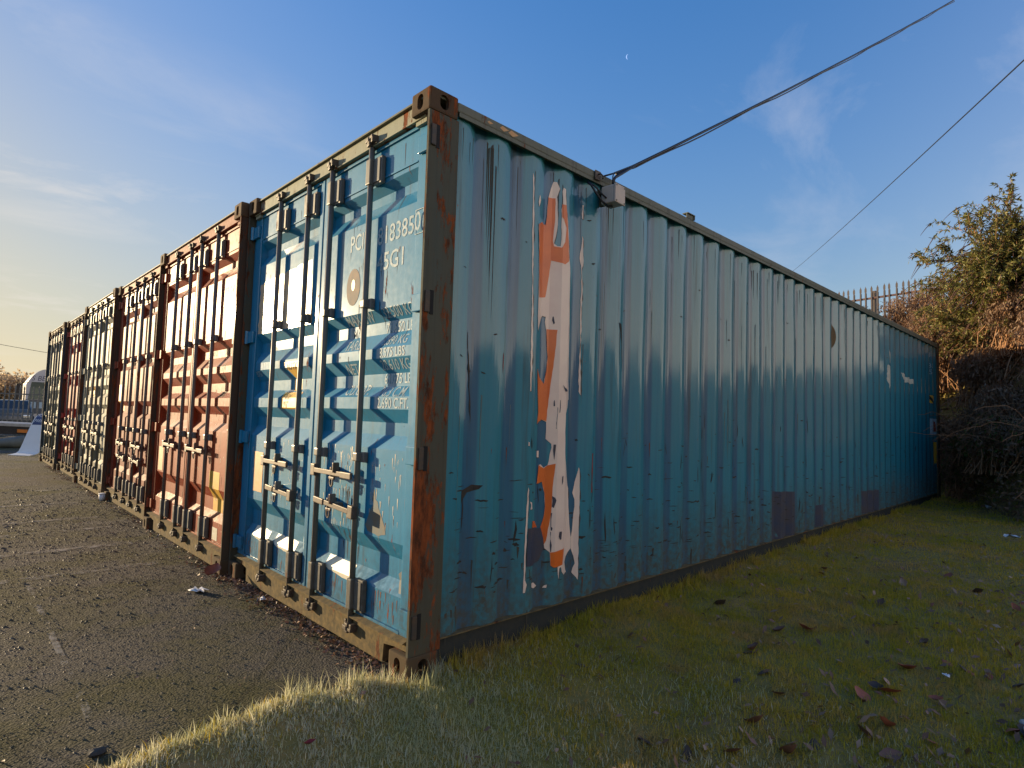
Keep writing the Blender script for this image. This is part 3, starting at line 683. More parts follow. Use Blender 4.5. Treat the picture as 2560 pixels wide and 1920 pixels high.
for _ in range(110):
    scratch(rr.uniform(.2, 11), rr.uniform(.35, 2.6), rr.uniform(.01, .04), rr.uniform(.004, .012), rr.uniform(-.5, .5))
for _ in range(95):   # upright grooves rubbed into the ribs
    x = rr.uniform(.25, 10); z = rr.uniform(.3, 1.3); h = rr.uniform(.05, .22); wd = rr.uniform(.003, .008); b = rr.uniform(-.012, .012)
    sc.append([(x, z), (x + wd, z + .2 * h), (x + b + wd, z + h * .6), (x + b, z + h), (x + b - wd * .5, z + h * .6), (x - wd * .3, z + h * .2)])
on_wall('scrape_marks', sc, .0012, M_scr, blue, kind='stuff')
lg = [[(.335, 1.70), (.340, 1.71), (.362, 1.45), (.378, 1.25), (.374, 1.22), (.354, 1.42)], [(1.63, 1.93), (1.655, 1.925), (1.70, 1.74), (1.725, 1.60), (1.715, 1.61), (1.69, 1.70)], [(.33, .87), (.40, .90), (.46, .895), (.44, .875), (.37, .86), (.33, .80)]]
on_wall('long_gouge', lg, .0016, M_scr, blue, ragged=.004)
on_wall('dark_patch', [[(4.22, .63), (4.74, .60), (4.74, .16), (4.22, .16)], [(7.06, .46), (7.72, .44), (7.72, .165), (7.08, .165)], [(5.4, .40), (5.62, .42), (5.62, .17), (5.4, .17)]], .0010, M_bluedk, blue, ragged=.004)
M_bl = plain('brown_rust_blotch', (0.17, 0.095, 0.030), 0.7, 0, 0.4, 14, col2=(0.09, 0.05, 0.02))
on_wall('rust_blotch', [[(x, z) for x, z in disc(5.92, 2.36, .10, .15)]], .0010, M_bl, blue, ragged=.015)
M_strk = plain('red_primer_streak', (0.28, 0.035, 0.02), 0.6, 0, 0.4, 14, col2=(0.10, 0.03, 0.03))
on_wall('primer_streak', [[(1.372, 1.05), (1.382, 1.05), (1.378, .80), (1.370, .80)], [(.575, 1.62), (.588, 1.60), (.580, 1.50), (.573, 1.55)]], .0014, M_strk, blue, ragged=.002)
M_pale = plain('pale_primer_patch', (0.62, 0.60, 0.48), 0.55, 0, 0.3, 20, col2=(0.45, 0.45, 0.38))
on_wall('paint_chip', [[(9.05, 2.17), (9.30, 2.12), (9.75, 2.10), (9.78, 2.03), (9.30, 2.03), (9.10, 2.06)], [(8.24, 2.22), (8.33, 2.20), (8.36, 1.95), (8.30, 1.87), (8.22, 2.02)], [(8.29, 2.45), (8.33, 2.40), (8.37, 2.24), (8.31, 2.26)]], .0014, M_pale, blue, ragged=.012)
# placards by the far post
on_wall('hazard_label', [[(10.86, 1.92), (11.22, 1.90), (11.22, 1.77), (11.0, 1.77)]], .0016, M_yellow, blue, ragged=.003)
on_wall('hazard_print', [[(10.86, 1.95), (10.93, 1.95), (11.16, 1.76), (11.08, 1.76)]], .0026, M_ink, blue, ragged=.002)
on_wall('white_placard', [[(10.98, 1.50), (11.36, 1.50), (11.36, 1.22), (10.98, 1.22)]], .0016, M_letter, blue, ragged=.004)
on_wall('red_print', [[(11.10, 1.47), (11.30, 1.45), (11.32, 1.27), (11.14, 1.25)]], .0026, M_strk, blue, ragged=.008)
on_wall('height_strip', [[(11.10, 1.08), (11.335, 1.08), (11.335, .70), (11.10, .70)]], .0016, M_yellow, blue, ragged=.002)
bm = bmesh.new()
for txt, x, z in (('8', 10.93, 2.60), ('1', 10.93, 2.50), ('30', 10.95, 2.40), ('5', 10.97, 2.29), ('1', 11.12, 2.13)):
    V, F = glyphs(txt, .085, 1.4); vs = [bm.verts.new((x + a, z + b, 0)) for a, b in V]
    for f in F: bm.faces.new([vs[i] for i in f])
bisect(bm, 0, wall_breaks(10.8, 11.3))
for v in bm.verts: x, z = v.co.x, v.co.y; v.co = Vector((x, wally(x) - .002 + dent(x, z), z))
link('side_lettering', tomesh(bm, recalc=False), blue, M_letter)
bm = bmesh.new()
for (x, z, a) in ((.50, 2.853, .03), (.57, 2.850, .035), (.395, 2.85, .018)):
    vs = [bm.verts.new((x + a * math.cos(t) * 1.2, -.0035, z + a * .5 * math.sin(t))) for t in (.3, 2.0, 3.4, 4.6)]
    bm.faces.new(vs)
link('rail_label', tomesh(bm), blue, M_oranged)
# lug standing on the top rail
bm = bmesh.new(); box(bm, 2.47, 2.575, .0, .006, 2.879, 2.915); box(bm, 2.47, 2.585, -.01, .04, 2.912, 2.920, bev=.002); box(bm, 2.572, 2.580, -.01, .04, 2.879, 2.914)
link('roof_lug', tomesh(bm), blue, M_rail)

# ------------------------------------------------------------------ junction box, hook and cables
M_box = plain('weathered_cream_plastic', (0.58, 0.46, 0.36), 0.45, 0, 0.15, 20, col2=(0.50, 0.42, 0.36))
M_cable = plain('black_cable_sheath', (0.012, 0.014, 0.022), 0.45)
jb = thing('junction_box', 'cream square junction box with cables, fixed under the top rail of the blue side wall', 'junction box', (1.40, -.075, 2.715), math.radians(4))
bm = bmesh.new(); box(bm, -.055, .055, -.045, .050, -.058, .058, bev=.008); link('case', tomesh(bm), jb, M_box)
bm = bmesh.new(); box(bm, -.058, .058, -.062, -.047, -.061, .061, bev=.005); link('lid', tomesh(bm), jb, M_box)
bm = bmesh.new(); box(bm, -.04, .04, .050, .092, .02, .05); box(bm, -.010, .010, .048, .094, -.05, .03); link('bracket', tomesh(bm), jb, M_rail)
bm = bmesh.new()
for (x, z) in ((-.045, -.05), (.045, -.05), (-.045, .05), (.045, .05)): box(bm, x - .004, x + .004, -.0645, -.0615, z - .004, z + .004)
link('screw', tomesh(bm), jb, M_rod)
hk = thing('cable_hook', 'small pale steel hook holding the cable on the top rail', 'hook', (1.325, -.012, 2.845))
bm = bmesh.new(); box(bm, -.028, .028, -.004, .006, -.026, .034, bev=.002); link('plate', tomesh(bm), hk, M_handle)
bm = bmesh.new(); tube(bm, [(.0, -.004, .01), (.0, -.025, .008), (.012, -.034, -.006), (.02, -.026, -.02)], .005, 8); link('hook', tomesh(bm, smooth=True), hk, M_handle)
def cable(name, label, pts, r, cat='cable', seg=8):
    bm = bmesh.new(); tube(bm, pts, r, seg); return tag(link(name, tomesh(bm, smooth=True), None, M_cable), label, cat)
A = Vector((1.46, -.06, 2.885)); B = CAM + Vector((1.1892, .1854, .733)) * 9.2
pts = []
for k in range(41):
    t = k / 40; p = A.lerp(B, t); p.z -= .16 * t * (1 - t); p.y += .004 * math.sin(t * 60); pts.append(p)
cable('overhead_cable', 'thick black cable rising from the junction box to the upper right', pts, .010)
p2 = [p + Vector((.002 * math.sin(k * 1.9), .006 * math.cos(k * .7), -.020 + .007 * math.sin(k * .9))) for k, p in enumerate(pts)]
cable('carrier_cable', 'thinner wire lashed below the thick overhead cable', [(1.345, -.045, 2.842)] + p2[1:], .0055)
cable('drop_cable', 'black cable bending down from the thick overhead cable into the top of the junction box', [pts[1], A + Vector((-.025, -.01, -.03)), (1.412, -.075, 2.83), (1.408, -.078, 2.775)], .010)
cable('slack_cable', 'thin black wire hanging beside the bend above the junction box', [pts[1] + Vector((-.01, -.02, 0)), (1.40, -.085, 2.87), (1.382, -.09, 2.84), (1.385, -.085, 2.775)], .004)
cable('tail_cable', 'black cable curling from the rail gap to the underside of the junction box', [(1.235, .0, 2.78), (1.25, -.02, 2.76), (1.27, -.04, 2.715), (1.31, -.06, 2.665), (1.36, -.07, 2.642), (1.40, -.075, 2.650)], .007)
cable('tail_wire', 'shorter black wire between rail gap and junction box side', [(1.235, .0, 2.785), (1.27, -.035, 2.755), (1.31, -.055, 2.715), (1.345, -.07, 2.69)], .006)
wa = CAM + Vector((1.2811, .1052, .6352)) * 6.0; wb = CAM + Vector((1.0247, .3821, .2691)) * 30
pts = [wa.lerp(wb, t / 30) + (Vector((0, 0, -.25)) * (t / 30) * (1 - t / 30)) for t in range(-3, 34)]
cable('overhead_wire', 'single thin wire crossing the sky behind the blue container', pts, .008, 'wire', 6)
cable('distant_wire', 'faint thin wire low in the yellow sky at the far left', [(x, 60, 6.45 - .16 * (x + 2) + .004 * (x + 2) ** 2) for x in range(-14, 22, 2)], .018, 'wire', 5)
# moon
ms = 330.0; mc = CAM + Vector((.7983, .5707, .6197)) * ms
a = (mc - CAM).normalized(); side = a.cross(Vector((0, 0, 1))).normalized(); upv = side.cross(a)
bm = bmesh.new(); R_ = 1.35
out = [(-R_ * math.cos(t), R_ * math.sin(t)) for t in np.linspace(-1.45, 1.45, 20)]; inn = [(-R_ * .62 * math.cos(t), R_ * math.sin(t)) for t in np.linspace(1.40, -1.40, 20)]
f = [bm.verts.new(mc + side * x + upv * z) for x, z in out + inn]; g = [bm.verts.new(v.co + a * 1.0) for v in f]
n = len(f)
bm.faces.new(f); bm.faces.new(g[::-1])
for i in range(n): bm.faces.new((f[i], g[i], g[(i + 1) % n], f[(i + 1) % n]))
M_moon = NT('moonlight'); M_moon = M_moon.set(color=(0, 0, 0), emit=(.36, .52, .88), emits=.55, rough=1)
tag(link('moon', tomesh(bm), None, M_moon), 'tiny pale crescent moon high in the blue sky', 'moon')

# ------------------------------------------------------------------ ground
def vnoise(x, y, seed=0):
    x = np.asarray(x, float); y = np.asarray(y, float)
    def h(i, j):
        n = (i * 374761393 + j * 668265263 + seed * 144665) & 0x7fffffff
        n = ((n ^ (n >> 13)) * 1274126177) & 0x7fffffff
        return ((n ^ (n >> 16)) & 0xffff) / 65535.0
    xi = np.floor(x).astype(np.int64); yi = np.floor(y).astype(np.int64); fx = x - xi; fy = y - yi
    fx = fx * fx * (3 - 2 * fx); fy = fy * fy * (3 - 2 * fy)
    return (h(xi, yi) * (1 - fx) + h(xi + 1, yi) * fx) * (1 - fy) + (h(xi, yi + 1) * (1 - fx) + h(xi + 1, yi + 1) * fx) * fy
def sstep(a, b, v):
    t = np.clip((np.asarray(v, float) - a) / (b - a), 0, 1); return t * t * (3 - 2 * t)
def toe(y):   # x at which the bank starts
    return np.interp(y, [-9, -7, -5, -3.2, -2.2, -1.4, -.3, .8, 2, 6], [24, 17, 12.5, 9.9, 8.9, 8.9, 11.6, 12.2, 12.5, 13.0])
def edge(x):  # far edge of the lawn (y)
    x = np.asarray(x, float)
    return np.interp(x, [-3, -1.4, -1.02, -.54, -.2, 0, .1], [-.10, -.08, -.03, .07, .04, .0, -.01]) + (.07 * (vnoise(x * 6, 0 * x, 3) - .5) + .05 * (vnoise(x * 19, 0 * x, 23) - .5)) * (x < -.05)
def lawn_z(x, y):
    z = .010 + .030 * vnoise(x * 1.3, y * 1.3, 1) + .016 * vnoise(x * 5, y * 5, 2) + .018 * sstep(.3, 3, x)
    z = z + .022 * sstep(.45, .05, np.abs(edge(x) - .12 - y)) * (x < .0)
    z = z - .05 * sstep(.18, .0, np.hypot(x - .02, y - .03))
    z = z + sstep(1.6, .2, x) * (.035 * sstep(.30, .02, np.abs(edge(x) - .06 - y)) * sstep(-.08, -.35, x) - (.105 + .03 * vnoise(x * 4, y * 4, 17)) * sstep(.02, .95, edge(x) - y))
    s = x - toe(y)
    z = z + 3.35 * sstep(0, 3.3, s) * sstep(-9, -5, y) + .25 * sstep(-.5, 1, s) * vnoise(x * 1.1, y * 1.1, 5)
    return z
def grid(name, xs, ys, zf, mat, **pr):
    X, Y = np.meshgrid(xs, ys, indexing='ij'); Z = zf(X, Y); V = np.stack([X, Y, Z], -1).reshape(-1, 3)
    n, m = len(xs), len(ys); I = np.arange(n * m).reshape(n, m)
    F = np.stack([I[:-1, :-1], I[1:, :-1], I[1:, 1:], I[:-1, 1:]], -1).reshape(-1, 4)
    me = npmesh(name, V, F); me.polygons.foreach_set('use_smooth', [True] * len(me.polygons))
    return link(name, me, None, mat, **pr)

s = NT('bare_earth'); n = s.noise(s.co(), .25, 6, .6); s.bump(s.noise(s.co(), 3, 6, .7), .5, .05)
M_earth = s.set(color=s.mix(s.rng(n, .35, .65), (.055, .052, .030), (.085, .080, .045)), rough=.95)
s = NT('soil_under_grass'); n = s.noise(s.co(), 14, 9, .8); n2_ = s.noise(s.co(), .8, 4, .6); s.bump(s.noise(s.co(), 45, 6, .75), .5, .008)
M_soil = s.set(color=s.mix(s.rng(n2_, .4, .62), s.mix(s.rng(n, .38, .62), (.14, .11, .03), (.32, .20, .075)), (.20, .17, .035)), rough=.95)
s = NT('mossy_asphalt')
st = s.n('ShaderNodeTexVoronoi', {'Vector': s.co(), 'Scale': 95.0}, feature='F1')
st2 = s.n('ShaderNodeTexVoronoi', {'Vector': s.co(), 'Scale': 42.0}, feature='F1')
mo = s.noise(s.co((1, 1, 1)), 1.1, 7, .65); mo2 = s.noise(s.co((1, .35, 1)), 2.3, 6, .65); fi = s.noise(s.co(), 60, 4, .7)
c = s.mix(s.rng(fi, .35, .65), (.060, .053, .045), (.135, .120, .100))
c = s.mix(s.ma('MULTIPLY', s.rng(st.outputs['Color'] if False else st.outputs['Distance'], .0, .35, 1, 0), .30), c, (.16, .145, .125))
c = s.mix(s.ma('MULTIPLY', s.rng(mo, .44, .58), .80), c, (.085, .080, .020))
c = s.mix(s.ma('MULTIPLY', s.rng(mo2, .50, .66), .45), c, (.125, .110, .088))
worn = s.ma('MULTIPLY', s.rng(s.noise(s.co((.6, 2.6, 1), (3, 1, 0)), 1.5, 9, .75), .54, .66), s.rng(s.noise(s.co((1, 1, 1), (7, 0, 0)), .35, 3, .6), .40, .60))
c = s.mix(s.ma('MULTIPLY', worn, .65), c, (.21, .185, .155))
crk = s.n('ShaderNodeTexVoronoi', {'Vector': s.co((1, .7, 1)), 'Scale': .9}, feature='DISTANCE_TO_EDGE')
c = s.mix(s.rng(s.ma('ADD', crk.outputs['Distance'], s.ma('MULTIPLY', fi, .02)), .014, .022, .55, 0), c, (.03, .03, .015))
s.bump(s.ma('ADD', s.ma('MULTIPLY', st.outputs['Distance'], -1.1), s.ma('ADD', s.ma('MULTIPLY', s.noise(s.co(), 26, 8, .8), 1.2), s.ma('MULTIPLY', s.noise(s.co(), 120, 3, .7), .9))), 1.0, .014)
M_asph = s.set(color=c, rough=s.rng(mo, .3, .7, .8, .95), spec=.2)

grid('ground', np.linspace(-500, 500, 21), np.linspace(-500, 500, 21), lambda X, Y: X * 0 - .40, M_earth, kind='structure')
bm = bmesh.new(); box(bm, -40, 14.0, -.02, 60, -.05, 0); 
asph = link('asphalt_yard', tomesh(bm), None, M_asph, kind='structure')
xs = np.concatenate([np.arange(-6, 4, .06), np.arange(4, 13, .12), np.arange(13, 34, .4)]); ys = np.concatenate([np.arange(-26, -6, .5), np.arange(-6, -2.5, .12), np.arange(-2.5, .0, .05)])
def lawn_build():
    T = np.linspace(0, 1, len(ys)); Ys = (ys - ys[0]) / (ys[-1] - ys[0])
    X, T2 = np.meshgrid(xs, Ys, indexing='ij')
    Y = ys[0] + T2 * (edge(X) + np.where(X > 11.7, 9.0 * sstep(11.7, 13, X), 0) - ys[0])
    Y = np.where(X > 0.15, np.where(X < 11.6, ys[0] + T2 * (.10 - ys[0]), Y), Y)
    Z = lawn_z(X, Y); Z = np.where((T2 > .999) & (X < .1), -.03, Z)
    n, m = X.shape; V = np.stack([X, Y, Z], -1).reshape(-1, 3); I = np.arange(n * m).reshape(n, m)
    F = np.stack([I[:-1, :-1], I[1:, :-1], I[1:, 1:], I[:-1, 1:]], -1).reshape(-1, 4)
    me = npmesh('lawn', V, F); me.polygons.foreach_set('use_smooth', [True] * len(me.polygons))
    return link('lawn', me, None, M_soil, kind='structure')
lawn_build()
M_slab = plain('pale_concrete', (.42, .42, .41), .8, 0, .25, 12, col2=(.30, .30, .29), bump=.5)
bm = bmesh.new(); prism(bm, [(1.66, -2.02), (1.42, -2.10), (1.20, -2.55), (1.9, -2.9), (2.2, -2.35)], -.04, .075)
bmesh.ops.bevel(bm, geom=bm.edges[:], offset=.006, segments=1, affect='EDGES')
tag(link('concrete_slab', tomesh(bm), None, M_slab), 'corner of a pale concrete slab in the grass at the lower right', 'slab')

# worn white bay lines on the yard
s = NT('worn_white_road_paint'); n = s.noise(s.co((1, 1, 1)), 9, 9, .78); n3 = s.noise(s.co((1, 1, 1), (4, 2, 0)), 1.6, 4, .6)
mx = s.n('ShaderNodeMixShader'); tr = s.n('ShaderNodeBsdfTransparent')
s.t.links.new(s.rng(s.ma('ADD', n, s.ma('MULTIPLY', s.ma('SUBTRACT', n3, .5), .6)), .46, .60, 0, .62), mx.inputs[0]); s.t.links.new(tr.outputs[0], mx.inputs[1]); s.t.links.new(s.b.outputs[0], mx.inputs[2]); s.t.links.new(mx.outputs[0], s.out.inputs[0])
M_line = s.set(color=s.mix(s.rng(n, .5, .7), (.30, .27, .22), (.48, .45, .40)), rough=.8)
def line(x0, x1, y0, y1):
    link('painted_line', npmesh('l', [(x0, y0, .004), (x1, y0, .004), (x1, y1, .004), (x0, y1, .004)], [(0, 1, 2, 3)]), None, M_line, kind='structure')
for y in (3.12, 4.05, 5.0, 5.75, 7.1, 8.6, 10.1, 11.9, 13.6): line(-3.6, -.30, y - .05, y + .05)
line(-1.15, -1.12, .55, 3.0)

# ------------------------------------------------------------------ grass
def leafmat(name, cols, rough=.55, trans=.25, isl=True, frost=None, brown=None):
    s = NT(name)
    g = s.n('ShaderNodeNewGeometry'); rv = g.outputs['Random Per Island']
    cr = s.n('ShaderNodeValToRGB'); s.t.links.new(rv, cr.inputs[0]); e = cr.color_ramp.elements
    cr.color_ramp.interpolation = 'LINEAR'
    e[0].position = 0; e[0].color = (*cols[0], 1); e[1].position = 1; e[1].color = (*cols[-1], 1)
    for i, c in enumerate(cols[1:-1]):
        q = e.new((i + 1) / (len(cols) - 1)); q.color = (*c, 1)
    col = cr.outputs[0]
    patch = s.noise(s.co((1, 1, .3)), 1.3, 4, .6)
    col = s.mix(s.ma('MULTIPLY', s.rng(patch, .42, .60), .75), col, frost or tuple(c * .6 for c in cols[0]))
    if brown: col = s.mix(s.ma('MULTIPLY', s.rng(s.noise(s.co((1, 1, .3), (5, 3, 0)), 2.1, 6, .7), .50, .64), .72), col, brown)
    # two-sided leaf: diffuse plus translucent
    tl = s.n('ShaderNodeBsdfTranslucent', {'Color': col}); mx = s.n('ShaderNodeMixShader', {0: trans, 1: s.b.outputs[0], 2: tl.outputs[0]})
    s.t.links.new(mx.outputs[0], s.out.inputs[0])
    return s.set(color=col, rough=rough, spec=.35)
M_grass = leafmat('grass_blades', [(.34, .30, .022), (.46, .35, .028), (.60, .39, .055), (.50, .36, .030), (.64, .42, .090)], trans=.35, frost=(.32, .31, .022), brown=(.46, .28, .11))
M_frost = leafmat('pale_frosty_blades', [(.42, .42, .20), (.58, .56, .38), (.74, .70, .56), (.50, .46, .24), (.76, .68, .50)], trans=.4, frost=(.42, .44, .22))
def blades(name, x, y, hgt, wid, mat, lean=.6, mats=None, idx=None):
    n = len(x); z = lawn_z(x, y) - .004
    az = RNG.uniform(0, 2 * np.pi, n); ln = np.abs(RNG.normal(0, lean, n)); az2 = RNG.uniform(0, 2 * np.pi, n)
    h = hgt * RNG.uniform(.45, 1.25, n); w = wid * RNG.uniform(.6, 1.3, n)
    wx, wy = np.cos(az) * w / 2, np.sin(az) * w / 2; dx, dy = np.cos(az2), np.sin(az2)
    lx = np.sin(np.clip(ln, 0, 1.4)); lz = np.cos(np.clip(ln, 0, 1.4))
    b = np.stack([x, y, z], -1)
    m = b + np.stack([dx * lx * h * .35, dy * lx * h * .35, h * .55 * np.maximum(lz, .35)], -1)
    t = b + np.stack([dx * lx * h, dy * lx * h, h * lz + .003], -1)
    o = np.stack([wx, wy, 0 * wx], -1)
    V = np.stack([b - o, b + o, m + o * .8, m - o * .8, t], 1).reshape(-1, 3)
    k = np.arange(n)[:, None] * 5
    F = np.concatenate([k + [0, 1, 2], k + [0, 2, 3], k + [3, 2, 4]], 0)
    me = npmesh(name, V, F, mats or [mat], None if idx is None else np.tile(idx, 3))
    return me
def scatter(n, x0, x1, y0, y1, keep):
    x = RNG.uniform(x0, x1, n); y = RNG.uniform(y0, y1, n); k = keep(x, y, RNG.uniform(0, 1, n)); return x[k], y[k]
FWH = np.array([fw.x, fw.y]) / math.hypot(fw.x, fw.y)
def visible(x, y):
    dx = x - CAM.x; dy = y - CAM.y; dep = dx * FWH[0] + dy * FWH[1]; lat = dx * FWH[1] - dy * FWH[0]
    return (dep > .55) & (np.abs(lat) < dep * 1.02 + .35), np.hypot(dx, dy)
def keepf(x, y, u):
    v, d = visible(x, y); tuft = vnoise(x * 9, y * 9, 8)
    p = np.clip(2.1 / d ** 1.0, 0, 1) * (.25 + 1.2 * tuft ** 1.5) * (.85 + .15 * sstep(.22, .5, vnoise(x * 2.6, y * 2.6, 14)))
    return v & (u < p) & (y < np.where(x < .05, edge(x) + .01, .03)) & (x - toe(y) < 1.0)
x, y = scatter(1450000, -2.6, 12.5, -6.0, .2, keepf)
_, d = visible(x, y)
hh = .017 + .026 * vnoise(x * 2.2, y * 2.2, 4) * (.4 + vnoise(x * 11, y * 11, 8)) + .05 * sstep(.22, .0, np.abs(y)) * (x > .15) * vnoise(x * 3, y * 0, 6) ** 1.5
hh = hh + .018 * (x < .1) * sstep(.2, 0, edge(x) - y)
fr = sstep(1.3, -.1, x + .25 * (y + 1) + .8 * (vnoise(x * 3, y * 3, 9) - .5))
idx = (RNG.uniform(0, 1, len(x)) < fr * .85).astype(np.int32)
wid = .0030 * (1 + .30 * np.clip(d - 2, 0, 10))
GM = blades('grass', x, y, hh, wid, None, 1.0, [M_grass, M_frost], idx)
link('grass', GM, None, None, kind='stuff'); print('blades', len(x))
# matted thatch between the blades, densest close by
x, y = scatter(620000, -2.3, 4.5, -3.6, .2, lambda x, y, u: keepf(x, y, u * .62))
fr = sstep(1.3, -.1, x + .25 * (y + 1) + .8 * (vnoise(x * 3, y * 3, 9) - .5))
link('grass_thatch', blades('thatch', x, y, .022 + 0 * x, .0034 + 0 * x, None, 1.5, [M_grass, M_frost], (RNG.uniform(0, 1, len(x)) < fr * .8).astype(np.int32)), None, None, kind='stuff'); print('thatch', len(x))
# tall tufts along the wall foot and by the corner
tx, ty = [], []
for _ in range(75):
    cx = RNG.uniform(.25, 9.5); cy = RNG.uniform(-.10, .0); k = RNG.integers(14, 40)
    tx.append(cx + RNG.normal(0, .035, k)); ty.append(np.minimum(cy + RNG.normal(0, .02, k), .02))
for cx, cy, k in ((.06, -.10, 90), (-.10, -.03, 60), (.16, -.06, 80), (-.28, .02, 70), (-.5, .05, 80), (.30, -.05, 60), (.42, -.04, 60)):
    tx.append(cx + RNG.normal(0, .05, k)); ty.append(cy + RNG.normal(0, .03, k))
tx = np.concatenate(tx); ty = np.concatenate(ty)
link('long_grass_tufts', blades('tufts', tx, ty, .085 + 0 * tx, .0035 + .0004 * tx, None, .5, [M_grass, M_frost], (tx < .2).astype(np.int32)), None, None, kind='stuff')

# ------------------------------------------------------------------ grit, moss crumbs and leaf litter
def crumbs(name, x, y, z, size, mat):
    n = len(x); a = RNG.uniform(0, 6.28, n); V = []
    base = np.array([(1, 0, 0), (-.5, .85, 0), (-.5, -.85, 0), (0, 0, .9)])
    c, s_ = np.cos(a), np.sin(a); S = size * RNG.uniform(.4, 1.4, n)
    P = np.zeros((n, 4, 3))
    for i, q in enumerate(base):
        j = RNG.uniform(.6, 1.4, (n, 2))
        P[:, i, 0] = x + S * (q[0] * c - q[1] * s_) * j[:, 0]; P[:, i, 1] = y + S * (q[0] * s_ + q[1] * c) * j[:, 1]; P[:, i, 2] = z + S * q[2]
    k = np.arange(n)[:, None] * 4
    F = np.concatenate([k + [0, 1, 3], k + [1, 2, 3], k + [2, 0, 3]], 0)
    return link(name, npmesh(name, P.reshape(-1, 3), F), None, mat, kind='stuff')
M_grit = leafmat('yard_grit', [(.06, .052, .042), (.10, .088, .07), (.15, .13, .10), (.09, .08, .045)], trans=0, frost=(.10, .085, .05))
def kyard(x, y, u):
    v, d = visible(x, y); return v & (u < np.clip(1.2 / d, 0, 1) * np.clip(1.15 - y / 9, 0, 1)) & (y > edge(x)) & (x < .02)
x, y = scatter(260000, -4, .05, 0.02, 9, kyard)
crumbs('grit', x, y, 0 * x - .001, np.where(RNG.uniform(0, 1, len(x)) < .04, .006, .0034) * (1 + .25 * (y)), M_grit)
M_lit = leafmat('leaf_litter', [(.16, .07, .04), (.32, .16, .09), (.48, .33, .22), (.24, .10, .06), (.38, .25, .17)], trans=.1, frost=(.08, .05, .03))
def flakes(name, x, y, zf, size, mat, tilt=.5, lz=0.0, asp=.45, parent=None, **pr):
    n = len(x); az = RNG.uniform(0, 6.28, n); S = size * RNG.uniform(.5, 1.5, n)
    u = np.stack([np.cos(az), np.sin(az), RNG.normal(0, tilt, n)], -1); w = np.stack([-np.sin(az), np.cos(az), RNG.normal(0, tilt, n)], -1)
    c = np.stack([x, y, zf + .004 + S * .25 * tilt + lz], -1)
    V = np.stack([c - u * S[:, None], c - w * S[:, None] * asp + [0, 0, .002], c + u * S[:, None], c + w * S[:, None] * asp + [0, 0, .002]], 1).reshape(-1, 3)
    k = np.arange(n)[:, None] * 4
    F = np.concatenate([k + [0, 1, 2], k + [0, 2, 3]], 0)
    return link(name, npmesh(name, V, F), parent, mat, **pr)
x = -np.abs(RNG.normal(0, .07, 2600)) + .03; y = RNG.uniform(.18, 13, 2600); y = np.where(RNG.uniform(0, 1, 2600) < .45, RNG.uniform(.18, 3, 2600), y)
flakes('leaf_litter', x, y, 0 * x, .011, M_lit, .5, kind='stuff')
x, y = scatter(2600, -3.5, -.1, .1, 9, lambda x, y, u: (y > edge(x) + .02) & (u < .35))
flakes('stray_litter', x, y, 0 * x, .008, M_lit, .3, kind='stuff')
x, y = scatter(16000, -.5, 8.5, -4.5, -.05, lambda x, y, u: (u < .12 + .5 * sstep(.9, 2.5, -y - .15 * x + .6 * vnoise(x * 2, y * 2, 12))) & (x < toe(y)))
flakes('small_fallen_leaves', x, y, lawn_z(x, y) + .012, .018, M_lit, .45, kind='stuff')

LF = {n: plain(n, c, .6, 0, .3, 25, col2=c2) for n, c, c2 in (('brown_leaf', (.19, .085, .05), (.12, .06, .04)), ('rust_leaf', (.38, .10, .045), (.24, .07, .04)), ('tan_leaf', (.50, .30, .22), (.32, .18, .12)), ('dark_leaf', (.05, .035, .03), (.08, .05, .04)), ('red_leaf', (.26, .012, .012), (.15, .01, .01)))}
def leaf_mesh(mat, L=.06, curl=.5):
    V = []; n = 7; F = []
    for i in range(n):
        t = i / (n - 1); w = L * .30 * math.sin(math.pi * min(1, t * .92 + .06)) ** .8 * (1 + .15 * math.sin(i * 5)); zc = L * curl * (t - .5) ** 2
        V += [(L * (t - .5), -w, zc + w * curl * .9), (L * (t - .5), 0, zc), (L * (t - .5), w, zc + w * curl * .7)]
    for i in range(n - 1):
        a = i * 3; F += [(a, a + 1, a + 4, a + 3), (a + 1, a + 2, a + 5, a + 4)]
    me = npmesh('leaf', V, F, [mat]); return me
LM = {k: [leaf_mesh(LF[k], .075, c) for c in (.3, .9, -.5)] for k in LF}
LTXT = {'brown_leaf': 'curled mid brown fallen leaf lying in the shaded grass', 'rust_leaf': 'rust coloured fallen leaf lying in the shaded grass', 'tan_leaf': 'light tan fallen leaf lying in the shaded grass', 'dark_leaf': 'nearly black rotting leaf lying in the shaded grass'}
def leaf(kind, x, y, sz, lab=None, grp='fallen leaves scattered on the grass'):
    z = float(lawn_z(x, y)) + .010 if y < float(edge(x)) else .006
    o = link('fallen_leaf', random.choice(LM[kind]), None, None, (x, y, z)); o.rotation_euler = (random.uniform(-.7, .7), random.uniform(-.7, .7), random.uniform(0, 6.28)); o.scale = (sz, sz, sz)
    tag(o, lab or LTXT[kind], 'leaf', grp)
rl = random.Random(3)
for _ in range(190):
    while True:
        a = rl.random() ** .8; x = .2 + 4.5 * rl.random(); y = -.35 - 3.3 * rl.random()
        if rl.random() < .25 + .75 * float(sstep(.9, 2.1, -y - .25 * x + .45)): break
    leaf(rl.choice(['brown_leaf'] * 4 + ['rust_leaf'] * 2 + ['tan_leaf'] + ['dark_leaf'] * 3), x, y, rl.uniform(.6, 1.5))
leaf('red_leaf', -.60, -.27, .8, 'small bright red leaf in the sunlit grass at the bottom edge', None) if False else None
o = link('fallen_leaf', LM['red_leaf'][1], None, None, (-.60, -.27, .05)); o.scale = (.6,) * 3; tag(o, 'small bright red leaf in the grass at the bottom edge of the picture', 'leaf')
